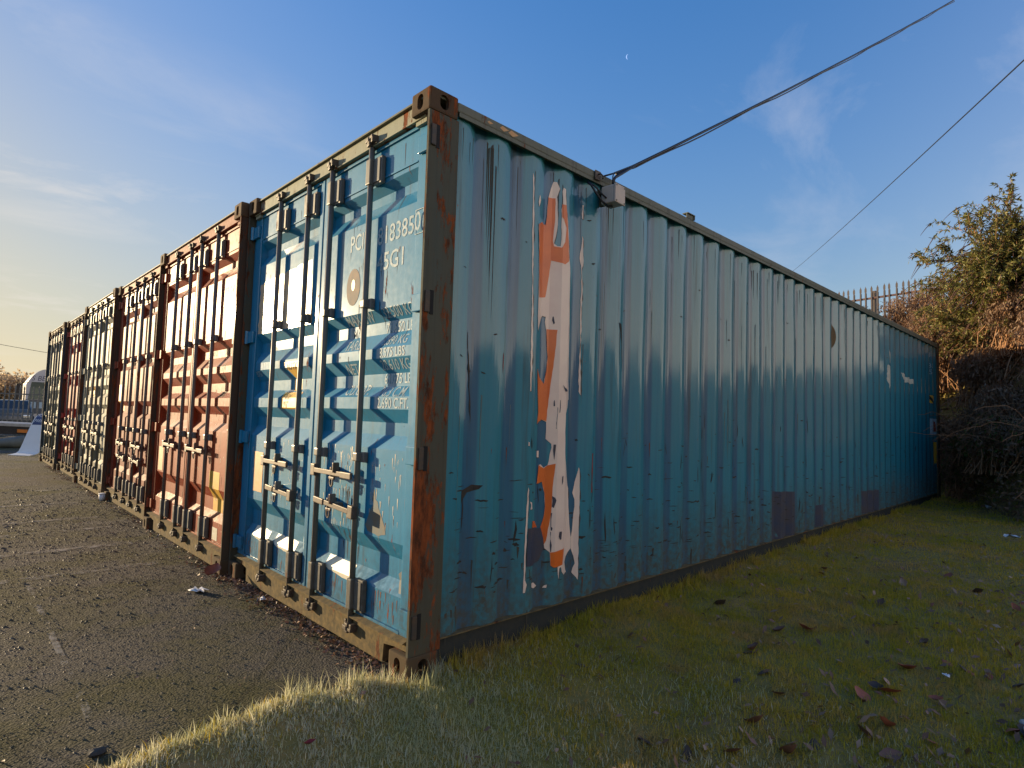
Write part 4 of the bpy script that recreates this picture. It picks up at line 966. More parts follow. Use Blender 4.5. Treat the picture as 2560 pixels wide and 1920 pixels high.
o = link('fallen_leaf', LM['rust_leaf'][1], None, None, (-.14, 2.33, .05)); o.scale = (2.6, 2.2, 2.2); o.rotation_euler = (.2, -.2, .9); tag(o, 'large dry brown leaf leaning on the kerb of the orange red container', 'leaf')

def scrap(name, label, cat, x, y, z, sx, sy, mat, seed, h=.02):
    r = random.Random(seed); n = 6; V = []; F = []
    for i in range(n):
        for j in range(n):
            V.append((sx * (i / (n - 1) - .5) + r.uniform(-.1, .1) * sx, sy * (j / (n - 1) - .5) + r.uniform(-.12, .12) * sy, r.uniform(0, h)))
    for i in range(n - 1):
        for j in range(n - 1):
            if (i, j) in ((0, 0), (n - 2, 0)) and seed % 2: continue
            F.append((i * n + j, (i + 1) * n + j, (i + 1) * n + j + 1, i * n + j + 1))
    o = link(name, npmesh('scrap', V, F, [mat]), None, None, (x, y, z)); o.rotation_euler = (0, 0, r.uniform(0, 3)); tag(o, label, cat); return o
M_paper = plain('crumpled_white_paper', (.72, .73, .76), .6, 0, .15, 20)
scrap('paper_scrap', 'torn white scrap lying on the mossy yard before the blue container', 'litter', -.30, 2.09, .004, .12, .06, M_paper, 4, .03)
scrap('paper_scrap', 'crumpled bluish tissue in the leaf litter at the foot of the blue container', 'litter', -.045, 1.62, .004, .05, .05, M_paper, 9, .03)
scrap('paper_scrap', 'white chip among the brown leaves at the lower right', 'litter', 1.988, -1.72, .06, .030, .028, M_paper, 3, .01)
scrap('paper_scrap', 'white scrap at the far end of the grass beside the brambles', 'litter', 10.2, -.85, .10, .20, .07, M_paper, 5, .05)
scrap('paper_scrap', 'pale scrap on the grass near the right edge', 'litter', 7.15, -1.44, .09, .14, .06, M_paper, 6, .04)
cup = thing('paper_cup', 'small white cup standing at the foot of the faded red container', 'cup', (-.03, 7.15, 0))
bm = bmesh.new(); tube(bm, [(0, 0, 0), (0, 0, .085)], lambda t: .034 + .008 * t, 16); link('cup_body', tomesh(bm, smooth=True), cup, M_paper)
bm = bmesh.new(); tube(bm, [(0, 0, .083), (0, 0, .095)], lambda t: .045, 16); link('lid', tomesh(bm, smooth=True), cup, M_paper)
M_stone = plain('dark_stone', (.05, .048, .045), .8, 0, .3, 20)
bm = bmesh.new(); bmesh.ops.create_icosphere(bm, subdivisions=2, radius=.022)
for v in bm.verts: v.co = Vector((v.co.x * 1.4, v.co.y, v.co.z * .7)) * (1 + random.uniform(-.15, .15))
tag(link('stone', tomesh(bm), None, M_stone, (-1.16, .235, .012)), 'dark stone on the yard at the bottom left', 'stone')

# ------------------------------------------------------------------ plants on the bank
def frame(d):
    d = d / np.linalg.norm(d, axis=-1, keepdims=True); ref = np.where(np.abs(d[..., 2:3]) < .9, [[0, 0, 1.]], [[1., 0, 0]])
    a = np.cross(d, ref); a /= np.linalg.norm(a, axis=-1, keepdims=True); return d, a, np.cross(d, a)
def leafcloud(name, pos, dirs, length, width, mats, parent, idx=None, fold=.25, **pr):
    """rhombic folded leaves at pos pointing along dirs"""
    n = len(pos); d, a, b = frame(dirs); L = (length * RNG.uniform(.6, 1.3, n))[:, None]; w = (width * RNG.uniform(.7, 1.3, n))[:, None]
    roll = RNG.uniform(0, 6.28, n)[:, None]; s_ = a * np.cos(roll) + b * np.sin(roll); u = np.cross(d, s_)
    V = np.stack([pos, pos + d * L * .45 - s_ * w + u * w * fold, pos + d * L - u * L * .12, pos + d * L * .45 + s_ * w + u * w * fold], 1).reshape(-1, 3)
    k = np.arange(n)[:, None] * 4; F = np.concatenate([k + [0, 1, 2], k + [0, 2, 3]], 0)
    return link(name, npmesh(name, V, F, mats, None if idx is None else np.tile(idx, 2)), parent, None, **pr)
def strands(name, P, r0, r1, mat, parent, seg=3, **pr):
    """P (n, k, 3) centre lines -> thin three-sided stems"""
    n, k, _ = P.shape; T = np.gradient(P, axis=1); d, a, b = frame(T)
    t = np.linspace(0, 1, k)[None, :, None]; R = r0 * (1 - t) + r1 * t
    rings = [P + (a * math.cos(2 * math.pi * j / seg) + b * math.sin(2 * math.pi * j / seg)) * R for j in range(seg)]
    V = np.stack(rings, 2).reshape(-1, 3); I = np.arange(n * k * seg).reshape(n, k, seg); F = []
    for j in range(seg):
        j2 = (j + 1) % seg; F.append(np.stack([I[:, :-1, j], I[:, :-1, j2], I[:, 1:, j2], I[:, 1:, j]], -1).reshape(-1, 4))
    return link(name, npmesh(name, V, np.concatenate(F), [mat] if mat else None), parent, None, **pr)
def arcs(base, tip, droop, k=9, wig=.04):
    t = np.linspace(0, 1, k)[None, :, None]; P = base[:, None] * (1 - t) + tip[:, None] * t
    P[..., 2] += (droop[:, None] * (4 * t[..., 0] * (1 - t[..., 0]))); P += RNG.normal(0, wig, P.shape) * t * (1 - t) * 2
    return P
M_bark = plain('grey_brown_bark', (.10, .075, .05), .85, 0, .35, 30, col2=(.06, .04, .03))
M_twig = plain('brown_twig', (.38, .21, .115), .9, 0, .3, 20, col2=(.24, .13, .07), spec=.1)
M_spike = leafmat('dry_flower_spikes', [(.10, .05, .035), (.17, .09, .06), (.08, .04, .03)], trans=.1)
M_leafg = leafmat('olive_leaves', [(.13, .15, .030), (.20, .20, .045), (.36, .32, .11), (.10, .12, .035), (.28, .20, .07)], trans=.35, rough=.4, frost=(.17, .17, .045))
M_leafb = leafmat('brown_orange_leaves', [(.15, .07, .03), (.22, .11, .05), (.11, .055, .03)], trans=.25)
M_dead = leafmat('dead_brown_fronds', [(.20, .115, .070), (.28, .175, .110), (.36, .26, .17), (.15, .09, .055)], trans=.3, frost=(.19, .11, .068))
M_dark = leafmat('dark_bramble_leaves', [(.10, .12, .030), (.15, .15, .040), (.22, .14, .07), (.18, .10, .06)], trans=.25, frost=(.14, .09, .06))
M_green = leafmat('fresh_green_leaves', [(.07, .13, .022), (.11, .18, .035), (.16, .20, .05)], trans=.35, frost=(.07, .11, .022))

def buddleia(base, cen, rad, nst, ntw, label, seed, spikes=True, dens=1.0):
    global RNG; RNG = np.random.default_rng(seed)
    base = np.array(base, float); cen = np.array(cen, float); rad = np.array(rad, float)
    t = thing('buddleia_bush', label, 'bush', tuple(base)); b0 = base * 0
    q = RNG.normal(0, 1, (nst, 3)); q /= np.linalg.norm(q, axis=1, keepdims=True); q[:, 2] = q[:, 2] * .9 + .25
    tip = (cen - base) + q * rad * RNG.uniform(.45, 1.0, (nst, 1))
    bs = np.stack([RNG.normal(0, .18, nst), RNG.normal(0, .18, nst), np.full(nst, -.2)], -1)
    P = arcs(bs, tip, RNG.uniform(.1, .5, nst), 10, .10); strands('stem', P, .026, .006, M_bark, t, 5)
    # twigs from the outer part of each stem
    N = nst * ntw; si = np.repeat(np.arange(nst), ntw); ti = RNG.uniform(.35, 1, N); f = ti * 9; i0 = np.minimum(f.astype(int), 8); fr_ = (f - i0)[:, None]
    st_ = P[si, i0] * (1 - fr_) + P[si, i0 + 1] * fr_
    out = st_ - (cen - base); out /= np.linalg.norm(out, axis=1, keepdims=True) + 1e-6
    dr = out * .6 + RNG.normal(0, .55, (N, 3)); dr[:, 2] += .25; dr /= np.linalg.norm(dr, axis=1, keepdims=True)
    ln = RNG.uniform(.30, .75, (N, 1)); tp = st_ + dr * ln; TW = arcs(st_, tp, RNG.uniform(.02, .12, N), 7, .02)
    TW[:, -1, 2] -= .04; strands('twig', TW, .006, .0025, M_twig, t, 3, kind='stuff')
    per = int(40 * dens); ii = np.repeat(np.arange(N), per); u = RNG.uniform(.1, 1, N * per) * 6; j = np.minimum(u.astype(int), 5); w_ = (u - j)[:, None]
    pos = TW[ii, j] * (1 - w_) + TW[ii, j + 1] * w_; ax = TW[ii, j + 1] - TW[ii, j]; ax /= np.linalg.norm(ax, axis=1, keepdims=True)
    dv = ax * .5 + RNG.normal(0, .7, (len(ii), 3)); dv[:, 2] -= .25
    mi = (RNG.uniform(0, 1, len(ii)) < .10 + .22 * (pos[:, 2] < (cen - base)[2] - .3)).astype(np.int32)
    leafcloud('foliage', pos, dv, .085, .0125, [M_leafg, M_leafb], t, mi)
    if spikes:
        k = RNG.uniform(0, 1, N) < .5; S0 = TW[k, -1]; d = TW[k, -1] - TW[k, -2]; d /= np.linalg.norm(d, axis=1, keepdims=True)
        tt = np.linspace(0, 1, 7)[None, :, None]; l = RNG.uniform(.10, .22, (len(S0), 1, 1)); SP = S0[:, None] + d[:, None] * tt * l; SP[..., 2] -= (tt[..., 0] ** 2) * l[..., 0] * .75
        SP[..., 1] += (tt[..., 0] ** 2) * l[..., 0] * .3
        strands('flower_spike', SP, .010, .003, M_spike, t, 4, kind='stuff')
    return t
def bank_at(x, y): return float(lawn_z(x, y))
buddleia((12.6, -1.35, bank_at(12.6, -1.35)), (12.15, -1.30, 3.55), (1.5, 2.05, 1.75), 92, 19, 'tall olive green bush with drooping brown flower spikes on the bank at the right edge', 21)
buddleia((14.6, -3.6, bank_at(14.6, -3.6)), (14.6, -3.4, 4.5), (1.6, 1.6, 1.6), 26, 12, 'second olive bush further right on the bank, mostly outside the picture', 22, dens=.8)

def dead_shrub(name, base, cen, rad, n, label, seed, mats, drop=1.0, leafn=26, lsize=.07, cat='shrub', green=0.0, wd=.16):
    global RNG; RNG = np.random.default_rng(seed); base = np.array(base, float); cen = np.array(cen, float) - base; rad = np.array(rad, float)
    t = thing(name, label, cat, tuple(base))
    q = RNG.normal(0, 1, (n, 3)); q /= np.linalg.norm(q, axis=1, keepdims=True); q[:, 2] = np.abs(q[:, 2])
    tip = cen + q * rad * RNG.uniform(.6, 1, (n, 1)); bs = np.stack([RNG.normal(0, rad[0] * .35, n), RNG.normal(0, rad[1] * .35, n), np.full(n, -.25)], -1)
    P = arcs(bs, tip, RNG.uniform(.1, .4, n), 9, .05)
    strands('stem', P, .011, .004, M_twig, t, 3, kind='stuff')
    ii = np.repeat(np.arange(n), leafn); u = np.clip(RNG.beta(2.6, 1.1, len(ii)), .05, .999) * 8; j = u.astype(int); w_ = (u - j)[:, None]
    pos = P[ii, j] * (1 - w_) + P[ii, j + 1] * w_ + RNG.normal(0, .045, (len(ii), 3)); pos[:, 2] -= np.abs(RNG.normal(0, .07 * drop, len(ii)))
    dv = RNG.normal(0, .5, (len(ii), 3)); dv[:, 2] -= drop
    mi = (RNG.uniform(0, 1, len(ii)) < green).astype(np.int32)
    leafcloud('foliage', pos, dv, lsize, lsize * wd, mats, t, mi)
    return t
for i, (x, y, h, r, n, lab) in enumerate([
    (14.6, 1.9, 1.6, (1.1, 1.1, 1.0), 300, 'reddish brown dead shrub below the fence, furthest left above the container roof'),
    (14.0, .55, 1.8, (1.0, .95, 1.0), 300, 'brown dead shrub between the fence and the far end of the blue container'),
    (15.4, 2.9, 1.25, (1.1, 1.0, .8), 160, 'dry twiggy shrub against the foot of the spiked fence'),
    (15.6, .9, 1.35, (1.2, 1.3, .9), 200, 'brown thicket right behind the fence foot beside the tall bush'),
    (12.4, -.25, .85, (.75, .7, .75), 260, 'drooping brown dead shrub rising over the far top corner of the blue container'),
    (11.7, -1.2, .75, (.75, .7, .7), 260, 'purplish brown dead shrub beneath the tall olive bush'),
    (11.0, -1.75, .8, (.8, .8, .7), 240, 'brown dead shrub at the right edge below the tall bush'),
    (13.0, -2.6, .6, (1.2, 1.0, .6), 200, 'brown shrub in the shade behind the right edge of the bush'),
    (12.2, -.75, .85, (.8, .8, .6), 260, 'tall stalky dead plant between the blue container and the tall bush'),
    (11.0, -.95, 1.1, (.7, .6, .8), 240, 'greyish brown dead plant on the bank foot beside the wall end'),
    (10.1, -2.0, 1.1, (.8, .7, .9), 240, 'brown dead plant rising above the bramble mound at the right edge')]):
    zb_ = bank_at(x, y); dead_shrub('dead_shrub', (x, y, zb_), (x - .1, y - .05, zb_ + h * .45), r, n, lab, 40 + i, [M_dead, M_leafb], 1.1, 34, .085, green=.12)
# green undergrowth
for i, (x, y, h, r, n, lab) in enumerate([
    (12.5, -1.75, .9, (.75, .7, .6), 120, 'dark green shrub with pale leaf edges at the foot of the tall bush'),
    (11.55, -.62, .55, (.45, .5, .40), 90, 'green leafy patch beside the far post of the blue container'),
    (10.15, -1.70, .45, (.30, .3, .30), 26, 'small fresh green plant growing out of the brown brambles')]):
    zb_ = bank_at(x, y); dead_shrub('green_shrub', (x, y, zb_), (x, y, zb_ + h * .5), r, n, lab, 60 + i, [M_green, M_dark], .2, 30, .10, green=.4, wd=.22)
# bramble heaps at the toe of the bank
for i, (x, y, h, r, n, lab) in enumerate([
    (11.75, -.42, .75, (.55, .50, .75), 230, 'bulging brown bramble heap against the far end of the blue wall'),
    (10.7, -1.05, .7, (.9, .65, .70), 260, 'tangled brown bramble mound at the end of the lawn'),
    (9.9, -1.75, .6, (.9, .7, .65), 260, 'dark bramble mound at the right edge of the picture beside the lawn'),
    (9.7, -2.7, .6, (.9, .9, .7), 160, 'low bramble mound on the bank, just outside the right edge')]):
    zb_ = bank_at(x, y); t = dead_shrub('bramble', (x, y, zb_), (x, y, zb_ + .1), r, n, lab, 80 + i, [M_dead, M_green], .5, 60, .080, cat='bramble', green=.22)
    k = 90; c = np.array([0, 0, .15]); q = RNG.normal(0, 1, (k, 3)); q /= np.linalg.norm(q, axis=1, keepdims=True); q[:, 2] = np.abs(q[:, 2]); q2 = q + RNG.normal(0, .7, (k, 3)); q2[:, 2] = np.abs(q2[:, 2]) * .5
    strands('cane', arcs(c + q * np.array(r) * .9, c + q2 * np.array(r) * 1.0, RNG.uniform(.0, .25, k), 8, .05), .0055, .003, M_twig, t, 3, kind='stuff')
# ground cover of the bank
RNG = np.random.default_rng(99)
x, y = scatter(170000, 8.5, 19, -7, 5, lambda x, y, u: (x - toe(y) > -.15) & ((x > 11.9) | (y < -.1)) & (u < .62))
z = lawn_z(x, y); pos = np.stack([x, y, z + RNG.uniform(0, 1, len(x)) ** 1.5 * (.15 + .75 * vnoise(x * 1.6, y * 1.6, 31))], -1); dv = RNG.normal(0, .7, (len(x), 3)); dv[:, 2] += .1
leafcloud('undergrowth', pos, dv, .085, .018, [M_dark, M_dead], None, (RNG.uniform(0, 1, len(x)) < .72).astype(np.int32), kind='stuff')

# ------------------------------------------------------------------ palisade fences
M_pal = plain('weathered_galvanised_paling', (.10, .085, .085), .55, 0, .3, 10, col2=(.08, .06, .06))
M_palr = plain('reddish_fence_rail', (.13, .055, .05), .6, 0, .3, 10, col2=(.10, .05, .045))
M_pald = plain('dull_grey_paling', (.13, .14, .145), .6, 0.1, .3, 10, col2=(.09, .10, .105))
def pale_mesh(H, mat):
    bm = bmesh.new(); w = .027
    sec = [(-w, .0), (-w * .45, .012), (0, .002), (w * .45, .012), (w, .0)]
    zt = [H - .10, H - .02, H - .055, H - .02, H - .10]
    sec2 = [(-w, H - .16), (-w * .95, H - .075), (-w * .35, H - .04), (0, H), (w * .35, H - .04), (w * .95, H - .075), (w, H - .16), (w * .5, H - .20), (w * .5, 0), (-w * .5, 0), (-w * .5, H - .20)]
    prism(bm, sec2, -.004, .004, axis=1)
    box(bm, -w * .9, -w * .5, .003, .014, .02, H - .2); box(bm, w * .5, w * .9, .003, .014, .02, H - .2)
    me = tomesh(bm); me.materials.append(mat); return me
def palisade(p0, p1, H, mat, railmat, label, zf, group=None, step=.152):
    p0, p1 = Vector(p0), Vector(p1); L = (p1 - p0).length; d = (p1 - p0).normalized(); rz = math.atan2(d.y, d.x)
    t = thing('palisade_fence', label, 'fence', (p0.x, p0.y, 0), rz); pm = pale_mesh(H, mat); n = int(L / step)
    for i in range(n + 1):
        q = p0 + d * (i * step); o = link('paling', pm, t, None, (i * step, 0, zf(q.x, q.y) + random.uniform(-.012, .012))); o.rotation_euler = (0, random.uniform(-.015, .015), 0)
    za, zb_ = zf(p0.x, p0.y), zf(p1.x, p1.y)
    for h in (.42, H - .38):
        bm = bmesh.new(); prism(bm, [(0, za + h), (L, zb_ + h), (L, zb_ + h + .05), (0, za + h + .05)], .015, .055, axis=1); link('rail', tomesh(bm), t, railmat)
    for i in range(int(L / 2.75) + 1):
        q = p0 + d * (i * 2.75); bm = bmesh.new(); box(bm, i * 2.75 - .05, i * 2.75 + .05, .056, .15, zf(q.x, q.y) - .3, zf(q.x, q.y) + H - .15); link('post', tomesh(bm), t, mat)
    return t
palisade((17.2, 5.2), (16.4, -2.2), 2.4, M_pal, M_palr, 'pale spiked palisade fence with a reddish rail on the bank', lambda x, y: 2.94 + .02 * (1.5 - y))
palisade((-9.5, 28.5), (6.5, 28.0), 2.0, M_pald, M_pald, 'dull grey palisade fence in front of the lorry and parked cars', lambda x, y: 0.0)

# ------------------------------------------------------------------ far end of the yard
# pavement sign
M_sign = plain('white_sign_plastic', (.84, .80, .76), .45, 0, .05, 3)
M_navy = plain('navy_sign_print', (.025, .05, .16), .5)
sg = thing('pavement_sign', 'white curved plastic pavement sign with a blue heading, where the row ends', 'sign', (-.02, 16.45, 0)); sg.scale = (.84, .84, .84)
wv = Vector((.60, -.80, 0)); bv = Vector((.80, .60, 0)); prof_s = [(-.34, .015), (-.22, .03), (-.10, .05), (-.02, .11), (.05, .26), (.12, .45), (.20, .66), (.29, .88), (.37, 1.05), (.46, 1.17), (.60, 1.21)]
WS = .36
def sp(u, t, off=0.0):
    f = t * (len(prof_s) - 1); i = min(int(f), len(prof_s) - 2); k = f - i; a = prof_s[i][0] * (1 - k) + prof_s[i + 1][0] * k; z = prof_s[i][1] * (1 - k) + prof_s[i + 1][1] * k
    dd = Vector((prof_s[i + 1][0] - prof_s[i][0], prof_s[i + 1][1] - prof_s[i][1])).normalized()
    return wv * (u * WS) + bv * (a - dd.y * off) + Vector((0, 0, z + dd.x * off))
def sheet(u0, u1, t0, t1, off, th, nu=4, ntt=14):
    V = [sp(u0 + (u1 - u0) * i / nu, t0 + (t1 - t0) * j / ntt, off) for i in range(nu + 1) for j in range(ntt + 1)]
    V2 = [sp(u0 + (u1 - u0) * i / nu, t0 + (t1 - t0) * j / ntt, off - th) for i in range(nu + 1) for j in range(ntt + 1)]
    bm = bmesh.new(); A_ = [bm.verts.new(v) for v in V]; B_ = [bm.verts.new(v) for v in V2]; m = ntt + 1
    for i in range(nu):
        for j in range(ntt):
            q = [i * m + j, (i + 1) * m + j, (i + 1) * m + j + 1, i * m + j + 1]; bm.faces.new([A_[k] for k in q]); bm.faces.new([B_[k] for k in q[::-1]])
    rim = [i * m for i in range(nu + 1)] + [nu * m + j for j in range(1, m)] + [i * m + ntt for i in range(nu - 1, -1, -1)] + [j for j in range(ntt - 1, 0, -1)]
    for k in range(len(rim)): a, b = rim[k], rim[(k + 1) % len(rim)]; bm.faces.new((A_[a], A_[b], B_[b], B_[a]))
    return tomesh(bm)
link('panel', sheet(-1, 1, 0, 1, 0, .02), sg, M_sign)
link('heading', sheet(-.9, .9, .70, .97, .004, .003), sg, M_navy)
bm = bmesh.new()
for txt, tt0, hh_ in (('FOR SALE', .855, .075), ('PARKING', .745, .075)):
    V, F = glyphs(txt, hh_, 1.12); vs = [bm.verts.new(sp(-.82 + a / WS, tt0 + b / 1.35, .007)) for a, b in V]
    for f in F: bm.faces.new([vs[i] for i in f])
link('sign_lettering', tomesh(bm, recalc=False), sg, M_sign)
bm = bmesh.new(); box(bm, .30, .70, .05, .55, 0, .06, bev=.01); tube(bm, [(.45, .2, .05), (.50, .35, 1.1)], .02, 8); link('base', tomesh(bm), sg, M_pald)

# flatbed trailer
M_deck = plain('pale_aluminium_deck', (.42, .40, .38), .5, .2, .3, 10); M_chas = plain('dark_chassis', (.035, .028, .024), .7, 0, .4, 10); M_tyre = plain('black_tyre', (.018, .018, .018), .8)
M_amb = plain('amber_reflector', (.75, .22, .03), .35); M_tarp = plain('grey_green_tarpaulin', (.16, .17, .15), .6, 0, .3, 4)
tr = thing('flatbed_trailer', 'low flatbed trailer with a pale deck edge parked before the grey fence', 'trailer', (-1.2, 21.6, 0), math.radians(-3))
RT = Matrix.Rotation(math.radians(2.6), 4, 'Y')
bm = bmesh.new(); box(bm, -6, 3.6, 0, 2.1, .60, .70, bev=.01, M=RT); link('deck', tomesh(bm), tr, M_deck)
bm = bmesh.new(); box(bm, -6, 3.5, .03, .12, .36, .597, M=RT); box(bm, -6, 3.5, 1.9, 2.0, .36, .597, M=RT); link('chassis', tomesh(bm), tr, M_chas)
bm = bmesh.new(); box(bm, 1.25, 1.50, .005, .029, .42, .52, bev=.004, M=RT); link('side_marker', tomesh(bm), tr, M_amb)
for x in (-4.2, -3.3, 1.9):
    for y in (.10, 1.78):
        bm = bmesh.new(); tube(bm, [(x, y, .32), (x, y + .2, .32)], .32, 22); w_ = link('wheel', tomesh(bm), tr, M_tyre)
        bm = bmesh.new(); tube(bm, [(x, y - .01, .32), (x, y + .02, .32)], .17, 18); link('rim', tomesh(bm), w_, M_deck)
bm = bmesh.new(); tube(bm, [(-5.5 + k * .35, 19.6 + .05 * math.sin(k), .14 + .03 * math.sin(k * 2.1)) for k in range(17)], lambda t: .15 + .05 * math.sin(t * 20), 10)
tag(link('tarpaulin_roll', tomesh(bm, smooth=True), None, M_tarp), 'rolled grey green tarpaulin lying on the yard before the flatbed trailer', 'tarpaulin')

# lorry facing the yard
M_lw = plain('white_lorry_paint', (.44, .45, .50), .35, 0, .06, 3, coat=.4); M_lb = plain('dark_lorry_grille', (.05, .07, .10), .45, 0, .2, 8); M_lbp = plain('pale_blue_panel', (.30, .42, .52), .4, 0, .1, 6)
M_ltx = plain('dark_blue_sign_writing', (.07, .07, .14), .5)
s = NT('lorry_windscreen'); M_glass = s.set(color=(.05, .085, .085), rough=.06, spec=.9, coat=.8, coatr=.03)
lo = thing('lorry', 'white lorry with a rounded roof behind the grey fence, lettered BEA over its windscreen', 'lorry', (1.85, 43.0, 0))
def arch(x): return 3.40 - .95 * max(0, (abs(x - 1.25) - .25) / 1.0) ** 2.3
out = [(0.0 + .02, .62)] + [(x, arch(x)) for x in np.linspace(.0, 2.5, 25)] + [(2.48, .62)]
bm = bmesh.new(); prism(bm, out, 0, 2.0, axis=1); link('cab', tomesh(bm), lo, M_lw)
bm = bmesh.new(); prism(bm, [(.12, 1.55), (.24, 2.60), (2.26, 2.60), (2.38, 1.55)], -.02, -.002, axis=1); link('windscreen', tomesh(bm), lo, M_glass)
bm = bmesh.new(); box(bm, .0, 2.5, -.06, -.022, 1.46, 1.53); box(bm, .08, 2.42, -.05, -.002, .70, 1.45); link('grille', tomesh(bm), lo, M_lb)
for k in range(5):
    bm = bmesh.new(); box(bm, .22 + k * .44, .52 + k * .44, -.075, -.051, 1.02, 1.40, bev=.01); link('grille_panel', tomesh(bm), lo, M_lbp)
bm = bmesh.new(); box(bm, .0, 2.5, -.12, -.004, .38, .69, bev=.03); link('bumper', tomesh(bm), lo, M_deck)
for x in (.22, 2.02):
    bm = bmesh.new(); box(bm, x, x + .28, -.140, -.121, .46, .60, bev=.02); link('headlight', tomesh(bm), lo, M_lw)
bm = bmesh.new(); V, F = glyphs('S BEA', .30, .86, .15); vs = [bm.verts.new((.22 + a, -.006, 2.68 + b)) for a, b in V if True]
for f in F:
    bm.faces.new([vs[i] for i in f])
for v in list(bm.verts):
    if v.co.x > 2.3: v.co.x = 2.3
link('sign_writing', tomesh(bm, recalc=False), lo, M_ltx)
bm = bmesh.new(); box(bm, -.46, -.20, -.10, .02, 1.55, 2.45, bev=.03); link('mirror', tomesh(bm), lo, M_chas)
bm = bmesh.new(); tube(bm, [(-.30, -.04, 2.40), (-.2, -.03, 2.52), (.10, .02, 2.56)], .025, 6); link('mirror_arm', tomesh(bm), lo, M_chas)
bm = bmesh.new(); box(bm, 1.15, 2.46, 2.05, 8.0, .8, 3.25, bev=.3); link('body', tomesh(bm), lo, M_lw)
for x in (.1, 2.1):
    for y in (.7, 6.5, 7.6):
        bm = bmesh.new(); tube(bm, [(x, y, .48), (x + .28, y, .48)], .48, 20); link('wheel', tomesh(bm), lo, M_tyre)

# parked cars
M_cg = plain('black_car_glass', (.02, .025, .03), .35, 0, .1, 3); M_lamp = plain('bright_lamp_glass', (.85, .85, .82), .08, .6, .02, 3, coat=1)
def car(x, y, col, label, rz=0.0, h=1.45):
    m = plain('car_paint', col, .4, 0, .06, 2, coat=.5)
    t = thing('parked_car', label, 'car', (x, y, 0), rz, 'cars parked behind the grey fence')
    # front faces -y; width along x
    sidep = [(0, .28), (.0, .62), (.10, .78), (1.0, .95), (1.75, h - .03), (2.3, h), (3.3, h - .08), (4.0, .98), (4.15, .85), (4.18, .35), (3.9, .22), (.2, .2)]
    bm = bmesh.new(); prism(bm, sidep, -.86, .86, axis=0); 
    for v in bm.verts:
        if v.co.z > 1.0: v.co.x *= .80
        if v.co.y < .05: v.co.x *= .92
    bmesh.ops.bevel(bm, geom=bm.edges[:], offset=.05, segments=2, affect='EDGES'); link('body', tomesh(bm, smooth=True), t, m)
    bm = bmesh.new(); vs = [bm.verts.new(p) for p in ((-.78, 1.08, 1.0), (.78, 1.08, 1.0), (.64, 1.70, h - .07), (-.64, 1.70, h - .07))]; bm.faces.new(vs)
    for v in vs: v.co.y -= .035; v.co.z += .02
    r = bmesh.ops.extrude_face_region(bm, geom=bm.faces[:]); 
    for v in [q for q in r['geom'] if isinstance(q, bmesh.types.BMVert)]: v.co.y += .03
    link('windscreen', tomesh(bm), t, M_cg)
    for s_ in (-1, 1):
        bm = bmesh.new(); a, b = sorted((s_ * .50, s_ * .78)); box(bm, a, b, -.03, .10, .60, .74, bev=.03); link('headlight', tomesh(bm), t, M_lamp)
        bm = bmesh.new(); prism(bm, [(1.25, .98), (1.85, h - .10), (3.2, h - .14), (3.75, 1.0)], s_ * .70, s_ * .745, axis=0); 
        link('side_window', tomesh(bm), t, M_cg)
        for yy in (.8, 3.3):
            bm = bmesh.new(); a, b = sorted((s_ * .72, s_ * .90)); tube(bm, [(a, yy, .32), (b, yy, .32)], .32, 20); w_ = link('wheel', tomesh(bm), t, M_tyre)
            bm = bmesh.new(); a, b = sorted((s_ * .895, s_ * .91)); tube(bm, [(a, yy, .32), (b, yy, .32)], .19, 16); link('rim', tomesh(bm), w_, M_deck)
    bm = bmesh.new(); box(bm, -.45, .45, -.03, .02, .36, .50, bev=.01); link('grille', tomesh(bm), t, M_cg)
    return t
car(-1.6, 33.0, (.03, .035, .04), 'dark grey car behind the fence at the left edge', -.1)
car(.55, 33.4, (.07, .08, .085), 'grey car behind the fence beside the lorry', -.1)
car(-4.0, 33.2, (.30, .05, .04), 'red car behind the fence, just outside the left edge', -.05)

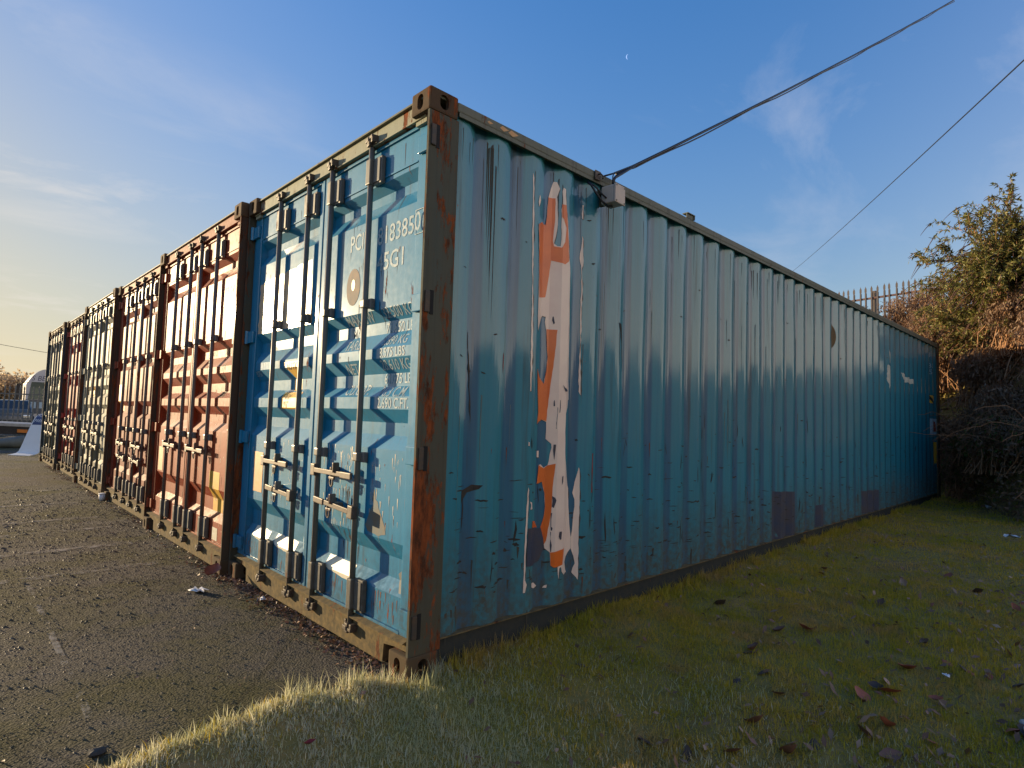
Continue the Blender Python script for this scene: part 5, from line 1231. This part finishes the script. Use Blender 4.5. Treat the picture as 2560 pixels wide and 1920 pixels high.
# trees at the left horizon and hedge on the other side of the site
M_htree = leafmat('haze_tinted_leaves', [(.62, .46, .28), (.70, .52, .34), (.56, .44, .28)], trans=.5, frost=(.58, .48, .32))  # distance haze put into the colour: leaves and bark made paler
M_hwood = plain('haze_tinted_bark', (.5, .38, .26), .9)
def far_tree(x, y, H, R, label, seed, n=2600, name='distant_tree', wood=None, lm=None, ls=.35):
    global RNG; RNG = np.random.default_rng(seed); t = thing(name, label, 'tree', (x, y, 0))
    bm = bmesh.new(); tube(bm, [(0, 0, -.2), (.05, 0, H * .3), (-.05, .1, H * .7)], lambda q: .02 * H * (1 - .6 * q) + .04, 8); link('trunk', tomesh(bm, smooth=True), t, wood or M_hwood)
    k = 110; q = RNG.normal(0, 1, (k, 3)); q /= np.linalg.norm(q, axis=1, keepdims=True)
    tip = np.array([0, 0, H * .62]) + q * np.array([R, R, H * .40]) * RNG.uniform(.7, 1, (k, 1)); P = arcs(np.stack([np.zeros(k), np.zeros(k), RNG.uniform(.15, .5, k) * H], -1), tip, RNG.uniform(0, .3, k), 8, .3)
    strands('branch', P, .05, .015, wood or M_hwood, t, 3, kind='stuff')
    ii = RNG.integers(0, k, n); u = RNG.beta(2.5, 1, n) * 6.99; j = u.astype(int); w_ = (u - j)[:, None]
    pos = P[ii, j] * (1 - w_) + P[ii, j + 1] * w_ + RNG.normal(0, .25, (n, 3))
    leafcloud('crown', pos, RNG.normal(0, 1, (n, 3)), ls, ls * .4, [lm or M_htree], t)
far_tree(1.2, 92, 7.2, 2.6, 'hazy tan twiggy tree on the horizon, left of the lorry and above the grey fence', 301)
far_tree(-2.8, 90, 5.6, 3.0, 'hazy low tree on the horizon at the left edge of the picture', 302)
far_tree(5.0, 95, 5.4, 3.2, 'hazy low tree on the horizon directly behind the lorry', 303)
M_fhed = leafmat('far_hedge_leaves', [(.12, .10, .05), (.16, .13, .07), (.09, .08, .04)], trans=.2, frost=(.10, .08, .045))
def hedge(name, x0, x1, y, H, D, seed, mat, n, ls=.4):
    r = np.random.default_rng(seed); x = r.uniform(x0, x1, n); u = r.uniform(0, 1, n); top = H * (.75 + .35 * vnoise(x * .22, x * 0, seed) + .12 * vnoise(x * 1.3, x * 0, seed + 1))
    pos = np.stack([x, y + r.normal(0, D * .35, n) * np.sqrt(1 - u * .8), top * u ** .8], -1); global RNG; RNG = r
    bm = bmesh.new(); V = []; xs_ = np.linspace(x0, x1, 60)
    pr = [(xx, .80 * H * float(.75 + .35 * vnoise(xx * .22, 0, seed))) for xx in xs_]; prism(bm, [(x0, -.1)] + pr + [(x1, -.1)], y - D * .15, y + D * .15, axis=1)
    h_ = link(name, tomesh(bm), None, M_bark, kind='stuff'); leafcloud('foliage', pos, r.normal(0, 1, (n, 3)), ls, ls * .4, [mat], h_, kind='stuff'); return h_
hedge('distant_hedge', -45, 60, 100, 4.0, 4, 401, M_fhed, 16000, .5)
hedge('far_woodland', -45, 75, -34, 5.6, 5, 402, M_dark, 26000, .6)
print('objects', len(bpy.data.objects), 'tris', sum(len(m.polygons) for m in bpy.data.meshes))
